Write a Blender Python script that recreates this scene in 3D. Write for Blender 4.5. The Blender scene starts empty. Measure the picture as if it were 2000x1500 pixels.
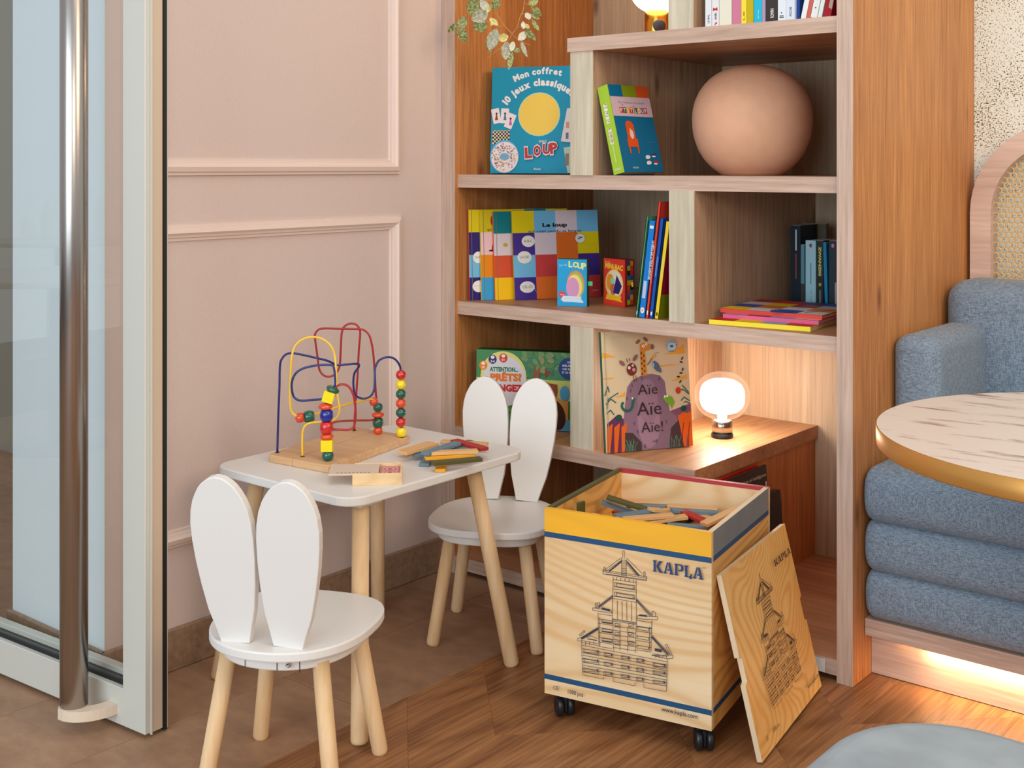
import bpy, bmesh, math, random
from mathutils import Vector, Matrix
random.seed(7)
PI = math.pi
SC = bpy.context.scene
COL = SC.collection
# ------------------------------------------------------------------ camera, world, lights, exposure
F, TH, H0, HC = 2384.5, math.radians(39.616), 324.5, 1.20     # focal length in px (2000 px wide), heading, horizon row, eye height
cd = bpy.data.cameras.new('camera'); cam = bpy.data.objects.new('camera', cd); COL.objects.link(cam)
cam.location = (0, 0, HC); cam.rotation_euler = (PI/2, 0, TH)
cd.sensor_width = 36; cd.lens = F/2000*36; cd.shift_y = -(750-H0)/2000; cd.clip_start = .05
SC.camera = cam
W = bpy.data.worlds.new('world'); SC.world = W; W.use_nodes = True
bg = W.node_tree.nodes['Background']; bg.inputs[0].default_value = (.95, .975, 1.0, 1); bg.inputs[1].default_value = .54
def area(name, loc, target, sx, sy, col, watt, spread=180):
    l = bpy.data.lights.new(name, 'AREA'); l.shape = 'RECTANGLE'; l.size = sx; l.size_y = sy; l.color = col; l.energy = watt
    l.spread = math.radians(spread)
    o = bpy.data.objects.new(name, l); COL.objects.link(o); o.location = loc
    o.rotation_euler = (Vector(target)-Vector(loc)).to_track_quat('-Z', 'Y').to_euler(); return o
area('window_daylight', (-1.0, -2.6, 1.6), (-1.6, 2.4, .9), 3.4, 2.4, (.74, .89, 1.0), 122)
area('ceiling_light_warm', (1.9, 1.6, 2.6), (-1.6, 2.4, .6), 1.4, 1.4, (1, .76, .52), 46)
area('ceiling_light_soft', (-.9, 1.2, 2.9), (-.9, 1.6, 0), 1.6, 1.6, (1, .95, .90), 16)
area('fill_light_far', (2.0, -1.2, 2.1), (-1.7, 2.8, .9), 1.2, .8, (1, .88, .74), 34)  # added fill, not a fitting of the room: brightens the bookcase interior
SC.view_settings.view_transform = 'Standard'; SC.view_settings.look = 'None'; SC.view_settings.gamma = 1
SC.view_settings.use_curve_mapping = False; SC.view_settings.exposure = 0.0

# ------------------------------------------------------------------ measuring helpers (points in the room from the survey of the photograph)
fwv = Vector((-math.sin(TH), math.cos(TH), 0)); rtv = Vector((math.cos(TH), math.sin(TH), 0)); CV = Vector((0, 0, HC))
def ray(px, py): return fwv + rtv*((px-1000)/F) + Vector((0, 0, -(py-H0)/F))
def onz(px, py, z): r = ray(px, py); return CV + r*((z-HC)/r.z)
def onx(px, py, x): r = ray(px, py); return CV + r*(x/r.x)
def ony(px, py, y): r = ray(px, py); return CV + r*(y/r.y)
def atd(px, d, z=None, py=None):
    p = CV + ray(px, py if py is not None else H0)*d
    if z is not None: p.z = z
    return p
# ------------------------------------------------------------------ materials
def lin(c): c /= 255; return c/12.92 if c <= .04045 else ((c+.055)/1.055)**2.4
def rgb(r, g, b): return (lin(r), lin(g), lin(b), 1)
MATS = {}
def newmat(name):
    m = bpy.data.materials.new(name); m.use_nodes = True; nt = m.node_tree
    return m, nt, nt.nodes['Principled BSDF']
def N(nt, t, **kw):
    n = nt.nodes.new(t)
    for k, v in kw.items(): setattr(n, k, v)
    return n
def plain(name, c, rough=.5, metal=0, coat=0, bump=0, bscale=80, spec=.5, var=0):
    if name in MATS: return MATS[name]
    m, nt, b = newmat(name); b.inputs['Base Color'].default_value = rgb(*c)
    b.inputs['Roughness'].default_value = rough; b.inputs['Metallic'].default_value = metal
    b.inputs['Coat Weight'].default_value = coat; b.inputs['Specular IOR Level'].default_value = spec
    if bump or var:
        tc = N(nt, 'ShaderNodeTexCoord'); no = N(nt, 'ShaderNodeTexNoise'); no.inputs['Scale'].default_value = bscale
        no.inputs['Detail'].default_value = 4; nt.links.new(tc.outputs['Object'], no.inputs['Vector'])
        if bump:
            bu = N(nt, 'ShaderNodeBump'); bu.inputs['Strength'].default_value = bump; bu.inputs['Distance'].default_value = .002
            nt.links.new(no.outputs['Fac'], bu.inputs['Height']); nt.links.new(bu.outputs['Normal'], b.inputs['Normal'])
        if var:
            cr = N(nt, 'ShaderNodeValToRGB'); cr.color_ramp.elements[0].position = .3; cr.color_ramp.elements[1].position = .7
            cr.color_ramp.elements[0].color = rgb(*[x*(1-var) for x in c]); cr.color_ramp.elements[1].color = rgb(*[min(255, x*(1+var)) for x in c])
            nt.links.new(no.outputs['Fac'], cr.inputs[0]); nt.links.new(cr.outputs[0], b.inputs['Base Color'])
    MATS[name] = m; return m
def wood(name, c0, c1, axis='z', fine=60, stretch=.05, rough=.5, knots=None, rings=0, ringscale=3, bump=.15, rnd=.05, coat=0, spec=.4, fineamt=.55, ringk=150, ringst=.28):
    """grain runs along `axis`; object-space; optional growth-ring figure and knots"""
    if name in MATS: return MATS[name]
    m, nt, b = newmat(name); L = nt.links.new
    tc = N(nt, 'ShaderNodeTexCoord'); oi = N(nt, 'ShaderNodeObjectInfo')
    mul = N(nt, 'ShaderNodeMath', operation='MULTIPLY'); mul.inputs[1].default_value = 37.; L(oi.outputs['Random'], mul.inputs[0])
    add = N(nt, 'ShaderNodeVectorMath', operation='ADD'); L(tc.outputs['Object'], add.inputs[0]); L(mul.outputs[0], add.inputs[1])
    mp = N(nt, 'ShaderNodeMapping'); L(add.outputs[0], mp.inputs['Vector'])
    s = [1, 1, 1]; s['xyz'.index(axis[-1])] = stretch; mp.inputs['Scale'].default_value = s
    if axis[0] == '+': mp.inputs['Rotation'].default_value = (0, 0, -PI/4)
    if axis[0] == '-': mp.inputs['Rotation'].default_value = (0, 0, PI/4)
    n1 = N(nt, 'ShaderNodeTexNoise'); n1.inputs['Scale'].default_value = fine; n1.inputs['Detail'].default_value = 6; n1.inputs['Roughness'].default_value = .65
    L(mp.outputs[0], n1.inputs['Vector'])
    n2 = N(nt, 'ShaderNodeTexNoise'); n2.inputs['Scale'].default_value = fine*.12; n2.inputs['Detail'].default_value = 3
    L(mp.outputs[0], n2.inputs['Vector'])
    mix = N(nt, 'ShaderNodeMath', operation='MULTIPLY_ADD'); mix.inputs[1].default_value = fineamt; L(n1.outputs['Fac'], mix.inputs[0])
    m2 = N(nt, 'ShaderNodeMath', operation='MULTIPLY'); m2.inputs[1].default_value = 1-fineamt; L(n2.outputs['Fac'], m2.inputs[0]); L(m2.outputs[0], mix.inputs[2])
    val = mix.outputs[0]
    if rings:
        mp2 = N(nt, 'ShaderNodeMapping'); L(add.outputs[0], mp2.inputs['Vector'])
        s2 = [1, 1, 1]; s2['xyz'.index(axis[-1])] = ringst; mp2.inputs['Scale'].default_value = s2
        mp2.inputs['Rotation'].default_value = mp.inputs['Rotation'].default_value
        n3 = N(nt, 'ShaderNodeTexNoise'); n3.inputs['Scale'].default_value = ringscale; n3.inputs['Detail'].default_value = 1.2; L(mp2.outputs[0], n3.inputs['Vector'])
        mm = N(nt, 'ShaderNodeMath', operation='MULTIPLY'); mm.inputs[1].default_value = ringk; L(n3.outputs['Fac'], mm.inputs[0])
        si = N(nt, 'ShaderNodeMath', operation='SINE'); L(mm.outputs[0], si.inputs[0])
        hf = N(nt, 'ShaderNodeMath', operation='MULTIPLY_ADD'); hf.inputs[1].default_value = .5; hf.inputs[2].default_value = .5; L(si.outputs[0], hf.inputs[0])
        pw = N(nt, 'ShaderNodeMath', operation='POWER'); pw.inputs[1].default_value = 2.6; L(hf.outputs[0], pw.inputs[0])
        ma = N(nt, 'ShaderNodeMath', operation='MULTIPLY_ADD'); ma.inputs[1].default_value = -rings*.25; L(pw.outputs[0], ma.inputs[0]); L(val, ma.inputs[2])
        ma2 = N(nt, 'ShaderNodeMath', operation='ADD'); ma2.inputs[1].default_value = rings*.07; L(ma.outputs[0], ma2.inputs[0]); val = ma2.outputs[0]
    cr = N(nt, 'ShaderNodeValToRGB'); e = cr.color_ramp.elements; e[0].position = .34; e[1].position = .66
    e[0].color = rgb(*c0); e[1].color = rgb(*c1); L(val, cr.inputs[0]); col = cr.outputs[0]
    if knots:
        mk = N(nt, 'ShaderNodeMapping'); L(add.outputs[0], mk.inputs['Vector'])
        sk = [9, 9, 9]; sk['xyz'.index(axis[-1])] = 3.2; mk.inputs['Scale'].default_value = sk
        vo = N(nt, 'ShaderNodeTexVoronoi'); vo.inputs['Scale'].default_value = 1; L(mk.outputs[0], vo.inputs['Vector'])
        kr = N(nt, 'ShaderNodeMapRange'); kr.inputs['From Min'].default_value = .04; kr.inputs['From Max'].default_value = .15
        kr.inputs['To Min'].default_value = .75; kr.inputs['To Max'].default_value = 0; L(vo.outputs['Distance'], kr.inputs['Value'])
        mx = N(nt, 'ShaderNodeMix', data_type='RGBA'); L(kr.outputs[0], mx.inputs['Factor']); L(col, mx.inputs['A']); mx.inputs['B'].default_value = rgb(*knots); col = mx.outputs['Result']
    if rnd:
        hs = N(nt, 'ShaderNodeHueSaturation'); mr = N(nt, 'ShaderNodeMapRange'); mr.inputs['To Min'].default_value = 1-rnd; mr.inputs['To Max'].default_value = 1+rnd
        L(oi.outputs['Random'], mr.inputs['Value']); L(mr.outputs[0], hs.inputs['Value']); L(col, hs.inputs['Color']); col = hs.outputs[0]
    L(col, b.inputs['Base Color']); b.inputs['Roughness'].default_value = rough; b.inputs['Specular IOR Level'].default_value = spec; b.inputs['Coat Weight'].default_value = coat
    bu = N(nt, 'ShaderNodeBump'); bu.inputs['Strength'].default_value = bump; bu.inputs['Distance'].default_value = .001
    L(val, bu.inputs['Height']); L(bu.outputs['Normal'], b.inputs['Normal'])
    MATS[name] = m; return m
def glassy(name, tint, refl=1.0, rough=0.0, ior=1.45):
    if name in MATS: return MATS[name]
    m, nt, b = newmat(name); nt.nodes.remove(b); L = nt.links.new
    tr = N(nt, 'ShaderNodeBsdfTransparent'); tr.inputs[0].default_value = rgb(*tint)
    gl = N(nt, 'ShaderNodeBsdfGlossy'); gl.inputs['Roughness'].default_value = rough; gl.inputs[0].default_value = (refl, refl, refl, 1)
    ge = N(nt, 'ShaderNodeNewGeometry'); dt = N(nt, 'ShaderNodeVectorMath', operation='DOT_PRODUCT'); L(ge.outputs['Incoming'], dt.inputs[0]); L(ge.outputs['Normal'], dt.inputs[1])
    ab = N(nt, 'ShaderNodeMath', operation='ABSOLUTE'); L(dt.outputs['Value'], ab.inputs[0])
    iv = N(nt, 'ShaderNodeMath', operation='SUBTRACT'); iv.inputs[0].default_value = 1; L(ab.outputs[0], iv.inputs[1])
    pw = N(nt, 'ShaderNodeMath', operation='POWER'); pw.inputs[1].default_value = 5; L(iv.outputs[0], pw.inputs[0]); f0 = ((ior-1)/(ior+1))**2
    fr = N(nt, 'ShaderNodeMath', operation='MULTIPLY_ADD'); fr.inputs[1].default_value = 1-f0; fr.inputs[2].default_value = f0; L(pw.outputs[0], fr.inputs[0])
    mx = N(nt, 'ShaderNodeMixShader'); L(fr.outputs[0], mx.inputs[0]); L(tr.outputs[0], mx.inputs[1]); L(gl.outputs[0], mx.inputs[2])
    L(mx.outputs[0], nt.nodes['Material Output'].inputs[0]); MATS[name] = m; return m
def add_scatter(m, col, f):
    nt = m.node_tree; L = nt.links.new; out = nt.nodes['Material Output']; src = out.inputs[0].links[0].from_socket
    t = N(nt, 'ShaderNodeBsdfTranslucent'); t.inputs[0].default_value = rgb(*col); mx = N(nt, 'ShaderNodeMixShader'); mx.inputs[0].default_value = f
    L(src, mx.inputs[1]); L(t.outputs[0], mx.inputs[2]); L(mx.outputs[0], out.inputs[0])
def emit(name, c, s):
    if name in MATS: return MATS[name]
    m, nt, b = newmat(name); b.inputs['Base Color'].default_value = (1, 1, 1, 1)
    b.inputs['Emission Color'].default_value = rgb(*c); b.inputs['Emission Strength'].default_value = s; MATS[name] = m; return m
def ink(r, g, b): return plain('ink_%d_%d_%d' % (r, g, b), (r, g, b), .5, spec=.28)

OAK = wood('oak_laminate_upright', (160, 100, 52), (216, 150, 90), 'z', 130, .035, .5, knots=(110, 62, 34), fineamt=.72)  # oak tone with some of the warm lamp's orange put into the colour
OAKI = wood('oak_laminate_partition', (156, 120, 92), (208, 174, 142), 'z', 130, .035, .5, knots=(96, 66, 46), fineamt=.7)  # same oak, greyed and raised: interior light put into the base colour
OAKY = wood('oak_laminate_flat', (150, 102, 70), (196, 148, 110), 'x', 95, .04, .48, knots=(100, 60, 36))
EDGE = wood('oak_edge_band', (172, 142, 124), (220, 192, 174), 'x', 110, .05, .55, rnd=.03)
EDGEZ = wood('oak_edge_band_upright', (172, 144, 126), (218, 192, 176), 'z', 110, .04, .55, rnd=.03)
PALE = wood('whitewashed_oak', (178, 166, 142), (218, 210, 188), 'z', 100, .05, .55, rnd=.03, knots=(120, 104, 84))
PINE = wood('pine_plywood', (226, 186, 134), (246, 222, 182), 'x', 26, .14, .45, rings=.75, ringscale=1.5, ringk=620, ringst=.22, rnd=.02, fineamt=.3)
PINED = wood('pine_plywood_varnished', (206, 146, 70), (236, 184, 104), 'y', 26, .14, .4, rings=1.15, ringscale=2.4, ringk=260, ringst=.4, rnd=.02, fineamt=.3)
PINEL = wood('pine_plywood_lid_lit', (240, 176, 92), (255, 214, 134), 'y', 26, .14, .4, rings=.9, ringscale=2.6, ringk=330, ringst=.4, rnd=.02, fineamt=.3)  # brighter copy of the crate's side pine: light on the lid put into colour
PLYEDGE = plain('plywood_edge', (226, 202, 168), .6)
BEECH = wood('beech_leg', (214, 172, 122), (238, 206, 164), 'z', 55, .06, .45, rnd=.04)
RUBW = wood('rubberwood_board', (204, 158, 112), (230, 190, 146), 'x', 70, .08, .45, rnd=.03)
WHITE = plain('white_painted_wood', (226, 223, 219), .38, bump=.03, bscale=40)
PINKW = plain('blush_wall_paint', (216, 197, 190), .6, bump=.12, bscale=160, var=.010)
CREAM = plain('white_wall_paint', (228, 232, 234), .6, bump=.08, bscale=160)
TAUPE = plain('taupe_wall_paint', (150, 140, 124), .7)
STONE = plain('stone_baseboard', (150, 122, 98), .5, bump=.1, bscale=70, var=.10)
ALU = plain('white_powder_coated_metal', (206, 204, 194), .38, bump=.03, bscale=300)
RUBBER = plain('black_rubber', (22, 24, 24), .6)
STEEL = plain('brushed_steel', (176, 168, 162), .26, metal=1)
CHROME = plain('chrome', (176, 170, 166), .16, metal=1)
BRASS = plain('brass', (214, 152, 60), .22, metal=1)
BLACKP = plain('black_plastic', (26, 28, 32), .35)
DARK = plain('charcoal_metal', (40, 40, 42), .4, metal=.3)
PAPER = plain('book_paper', (232, 226, 210), .8)
TERRA = plain('terracotta_clay', (240, 184, 148), .62, bump=.06, bscale=30, var=.015)
GLASS = glassy('door_glass', (250, 252, 252), 1, 0, 1.5)
SMOKE = glassy('smoked_lamp_glass', (250, 240, 230), .8, .02, 1.3)
add_scatter(SMOKE, (240, 220, 200), .022)
def fabric(name, c0, c1, sc=700):
    m, nt, b = newmat(name); L = nt.links.new; tc = N(nt, 'ShaderNodeTexCoord')
    vals = []
    for s in ((.12, 1, .12), (1, .12, 1)):
        mp = N(nt, 'ShaderNodeMapping'); mp.inputs['Scale'].default_value = (s[0], s[0], 1) if s[1] == 1 else (1, 1, .12); L(tc.outputs['Object'], mp.inputs[0])
        n = N(nt, 'ShaderNodeTexNoise'); n.inputs['Scale'].default_value = sc; n.inputs['Detail'].default_value = 2; L(mp.outputs[0], n.inputs['Vector']); vals.append(n.outputs['Fac'])
    a = N(nt, 'ShaderNodeMath', operation='ADD'); L(vals[0], a.inputs[0]); L(vals[1], a.inputs[1])
    cr = N(nt, 'ShaderNodeValToRGB'); cr.color_ramp.elements[0].position = .8; cr.color_ramp.elements[1].position = 1.0
    h = N(nt, 'ShaderNodeMath', operation='MULTIPLY'); h.inputs[1].default_value = .9; L(a.outputs[0], h.inputs[0]); L(h.outputs[0], cr.inputs[0])
    cr.color_ramp.elements[0].color = rgb(*c0); cr.color_ramp.elements[1].color = rgb(*c1); L(cr.outputs[0], b.inputs['Base Color'])
    b.inputs['Roughness'].default_value = .95; b.inputs['Specular IOR Level'].default_value = .15; b.inputs['Sheen Weight'].default_value = .15
    bu = N(nt, 'ShaderNodeBump'); bu.inputs['Strength'].default_value = .12; bu.inputs['Distance'].default_value = .001; L(a.outputs[0], bu.inputs['Height']); L(bu.outputs[0], b.inputs['Normal'])
    MATS[name] = m; return m
BLUEF = fabric('blue_grey_woven_fabric', (100, 115, 130), (142, 157, 172), 900)
VELVET = plain('pale_grey_velvet', (152, 161, 168), .85, bump=.1, bscale=12, var=.06, spec=.2)
def terrazzo():
    m, nt, b = newmat('speckled_wallcovering'); L = nt.links.new; tc = N(nt, 'ShaderNodeTexCoord')
    ns = N(nt, 'ShaderNodeTexNoise'); ns.inputs['Scale'].default_value = 230; ns.inputs['Detail'].default_value = 2; L(tc.outputs['Object'], ns.inputs['Vector'])
    nb = N(nt, 'ShaderNodeTexNoise'); nb.inputs['Scale'].default_value = 5; L(tc.outputs['Object'], nb.inputs['Vector'])
    ad = N(nt, 'ShaderNodeMath', operation='MULTIPLY_ADD'); ad.inputs[1].default_value = .26; L(nb.outputs['Fac'], ad.inputs[0]); L(ns.outputs['Fac'], ad.inputs[2])
    cr = N(nt, 'ShaderNodeValToRGB'); e = cr.color_ramp.elements; e[0].position = .40; e[0].color = rgb(232, 238, 226); e[1].position = .86; e[1].color = rgb(60, 46, 38)
    x = e.new(.70); x.color = rgb(240, 244, 234); x = e.new(.75); x.color = rgb(196, 166, 122); x = e.new(.80); x.color = rgb(120, 96, 74)
    L(ad.outputs[0], cr.inputs[0]); L(cr.outputs[0], b.inputs['Base Color']); b.inputs['Roughness'].default_value = .8
    return m
TERRAZZO = terrazzo()
def marble():
    m, nt, b = newmat('white_marble_laminate'); L = nt.links.new; tc = N(nt, 'ShaderNodeTexCoord')
    mp = N(nt, 'ShaderNodeMapping'); mp.inputs['Rotation'].default_value = (0, 0, math.radians(-38)); mp.inputs['Scale'].default_value = (3.2, 15, 4); L(tc.outputs['Object'], mp.inputs[0])
    n = N(nt, 'ShaderNodeTexNoise'); n.inputs['Scale'].default_value = 1.6; n.inputs['Detail'].default_value = 8; n.inputs['Roughness'].default_value = .7; L(mp.outputs[0], n.inputs['Vector'])
    cr = N(nt, 'ShaderNodeValToRGB'); e = cr.color_ramp.elements; e[0].position = .53; e[0].color = rgb(222, 210, 200); e[1].position = .68; e[1].color = rgb(130, 106, 100)
    x = e.new(.59); x.color = rgb(190, 172, 162)
    L(n.outputs['Fac'], cr.inputs[0]); L(cr.outputs[0], b.inputs['Base Color']); b.inputs['Roughness'].default_value = .35
    return m
MARBLE = marble()

# ------------------------------------------------------------------ mesh helpers
class MB:
    def __init__(s): s.v = []; s.f = []; s.mi = []; s.mats = []; s.sm = []
    def m(s, mat):
        if mat not in s.mats: s.mats.append(mat)
        return s.mats.index(mat)
    def add(s, vs, fs, mat, M=None, smooth=False):
        o = len(s.v); k = s.m(mat)
        s.v += [tuple(M @ Vector(v)) if M is not None else tuple(v) for v in vs]
        for f in fs: s.f.append([i+o for i in f]); s.mi.append(k); s.sm.append(smooth)
        return s
    def box(s, x0, x1, y0, y1, z0, z1, mat, r=0, seg=1, M=None, smooth=False):
        if r <= 0:
            vs = [(x, y, z) for z in (z0, z1) for y in (y0, y1) for x in (x0, x1)]
            fs = [(0, 2, 3, 1), (4, 5, 7, 6), (0, 1, 5, 4), (2, 6, 7, 3), (0, 4, 6, 2), (1, 3, 7, 5)]
            return s.add(vs, fs, mat, M)
        bm = bmesh.new(); bmesh.ops.create_cube(bm, size=1)
        for v in bm.verts: v.co = Vector(((x0+x1)/2+v.co.x*(x1-x0), (y0+y1)/2+v.co.y*(y1-y0), (z0+z1)/2+v.co.z*(z1-z0)))
        bmesh.ops.bevel(bm, geom=bm.edges[:], offset=r, segments=seg, affect='EDGES', profile=.5)
        bm.verts.index_update()
        s.add([v.co[:] for v in bm.verts], [[v.index for v in f.verts] for f in bm.faces], mat, M, smooth or seg > 2); bm.free(); return s
    def prism(s, pts, z0, z1, mat, M=None, r=0, seg=2, matside=None, smooth=False, axis='z'):
        """extrude outline pts (list of 2D) from z0 to z1; r rounds the rims"""
        n = len(pts); rings = []
        if r > 0:
            cx = sum(p[0] for p in pts)/n; cy = sum(p[1] for p in pts)/n
            def inset(d):
                out = []
                for i in range(n):
                    a = Vector(pts[i-1]); b = Vector(pts[i]); c = Vector(pts[(i+1) % n])
                    t = (c-a).normalized(); nn = Vector((-t.y, t.x)); out.append(b+nn*d)
                return out
            for k in range(seg+1):
                a = PI/2*k/seg; rings.append((inset(r*(1-math.sin(a))), z0+r*(1-math.cos(a))))
            for k in range(seg+1):
                a = PI/2*k/seg; rings.append((inset(r*(1-math.cos(a))), z1-r*(1-math.sin(a))))
        else: rings = [(pts, z0), (pts, z1)]
        vs = [(p[0], p[1], z) for ps, z in rings for p in ps]; m = len(rings)
        if axis == 'y': vs = [(a, -c, b) for a, b, c in vs]
        if axis == 'x': vs = [(c, a, b) for a, b, c in vs]
        s.add(vs, [list(range(n))[::-1], list(range((m-1)*n, m*n))], mat, M)
        s.add(vs, [[k*n+i, k*n+(i+1) % n, (k+1)*n+(i+1) % n, (k+1)*n+i] for k in range(m-1) for i in range(n)], matside or mat, M, smooth)
        return s
    def lathe(s, prof, mat, M=None, n=32, smooth=True):
        vs = [(r*math.cos(2*PI*i/n), r*math.sin(2*PI*i/n), z) for r, z in prof for i in range(n)]
        fs = [[k*n+i, k*n+(i+1) % n, (k+1)*n+(i+1) % n, (k+1)*n+i] for k in range(len(prof)-1) for i in range(n)]
        if prof[0][0] > 1e-6: fs.append(list(range(n))[::-1])
        if prof[-1][0] > 1e-6: fs.append([(len(prof)-1)*n+i for i in range(n)])
        return s.add(vs, fs, mat, M, smooth)
    def tube(s, pts, rad, mat, n=10, M=None, cap=True):
        pts = [Vector(p) for p in pts]; vs = []; fs = []; up = None
        for i, p in enumerate(pts):
            t = (pts[min(i+1, len(pts)-1)]-pts[max(i-1, 0)]).normalized()
            if up is None:
                up = Vector((0, 0, 1)) if abs(t.z) < .9 else Vector((1, 0, 0))
            a = (up-t*up.dot(t)).normalized(); up = a; b = t.cross(a); r = rad[i] if isinstance(rad, (list, tuple)) else rad
            vs += [tuple(p+(a*math.cos(2*PI*k/n)+b*math.sin(2*PI*k/n))*r) for k in range(n)]
        m = len(pts)
        fs = [[k*n+i, k*n+(i+1) % n, (k+1)*n+(i+1) % n, (k+1)*n+i] for k in range(m-1) for i in range(n)]
        if cap: fs += [list(range(n))[::-1], [(m-1)*n+i for i in range(n)]]
        return s.add(vs, fs, mat, M, True)
    def mesh(s, name):
        me = bpy.data.meshes.new(name); me.from_pydata(s.v, [], s.f)
        for mt in s.mats: me.materials.append(mt)
        me.polygons.foreach_set('material_index', s.mi); me.polygons.foreach_set('use_smooth', s.sm); me.update()
        return me
    def build(s, name, parent=None, M=None):
        o = bpy.data.objects.new(name, s.mesh(name)); COL.objects.link(o)
        if M is not None: o.matrix_world = M
        if parent is not None: o.parent = parent
        return o
def tag(o, label=None, cat=None, group=None, kind=None):
    if label: o['label'] = label
    if cat: o['category'] = cat
    if group: o['group'] = group
    if kind: o['kind'] = kind
    return o
def thing(name, label, cat, M=None, group=None, kind=None):
    o = bpy.data.objects.new(name, None); COL.objects.link(o); o.empty_display_size = .05
    if M is not None: o.matrix_world = M
    return tag(o, label, cat, group, kind)
def copy_tree(o, parent=None):
    c = o.copy(); COL.objects.link(c); c.parent = parent
    for ch in [x for x in bpy.data.objects if x.parent == o]: copy_tree(ch, c)
    return c
def T(x, y, z=0, rz=0): return Matrix.Translation((x, y, z)) @ Matrix.Rotation(rz, 4, 'Z')
def frame(BL, BR, TL):
    ux = (BR-BL).normalized(); w = TL-BL; uz = (w-ux*w.dot(ux)).normalized(); uy = uz.cross(ux)
    M = Matrix.Identity(4)
    for i in range(3): M[i][0], M[i][1], M[i][2], M[i][3] = ux[i], uy[i], uz[i], BL[i]
    return M
def frame_fit(BL, BR, tlpx, lo=-.05, hi=.5):
    """book standing on the edge BL-BR and leaning back by the angle that brings its top-left corner to the given sight line"""
    ux = (BR-BL).normalized(); n = Vector((-ux.y, ux.x, 0)); r = ray(*tlpx); best = None
    for i in range(221):
        be = lo+(hi-lo)*i/220; a = Vector((0, 0, 1))*math.cos(be)+n*math.sin(be)
        Mx = Matrix(((r.x, -a.x, -ux.x), (r.y, -a.y, -ux.y), (r.z, -a.z, -ux.z))); t, h, s_ = Mx.inverted() @ (BL-CV)
        if best is None or abs(s_) < best[0]: best = (abs(s_), be, h)
    _, be, h = best; return frame(BL, BR, BL+(Vector((0, 0, 1))*math.cos(be)+n*math.sin(be))*h), h
def seat(M, t, z):
    """lift the frame so that the rear bottom edge of a leaning book of thickness t rests on height z"""
    low = min(0, M[2][1]*t); M = M.copy(); M[2][3] = z-low+.0002; return M
def rrect(w, h, r, n=6, x=0, y=0):
    out = []
    for cx, cy, a0 in ((w/2-r, h/2-r, 0), (-w/2+r, h/2-r, PI/2), (-w/2+r, -h/2+r, PI), (w/2-r, -h/2+r, 1.5*PI)):
        for k in range(n+1): a = a0+PI/2*k/n; out.append((x+cx+r*math.cos(a), y+cy+r*math.sin(a)))
    return out
_tc = {}
def textgeo(s, bold=0.):
    k = (s, bold)
    if k in _tc: return _tc[k]
    cu = bpy.data.curves.new('t', 'FONT'); cu.body = s; cu.size = 1; cu.offset = bold; cu.resolution_u = 2; cu.fill_mode = 'FRONT'
    o = bpy.data.objects.new('t', cu); COL.objects.link(o); bpy.context.view_layer.update()
    me = bpy.data.meshes.new_from_object(o.evaluated_get(bpy.context.evaluated_depsgraph_get()))
    vs = [v.co[:] for v in me.vertices]; fs = [list(p.vertices) for p in me.polygons]
    bpy.data.objects.remove(o); bpy.data.curves.remove(cu); bpy.data.meshes.remove(me)
    x0 = min(v[0] for v in vs); x1 = max(v[0] for v in vs); y0 = min(v[1] for v in vs); y1 = max(v[1] for v in vs)
    _tc[k] = (vs, fs, x0, x1, y0, y1); return _tc[k]
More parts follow.
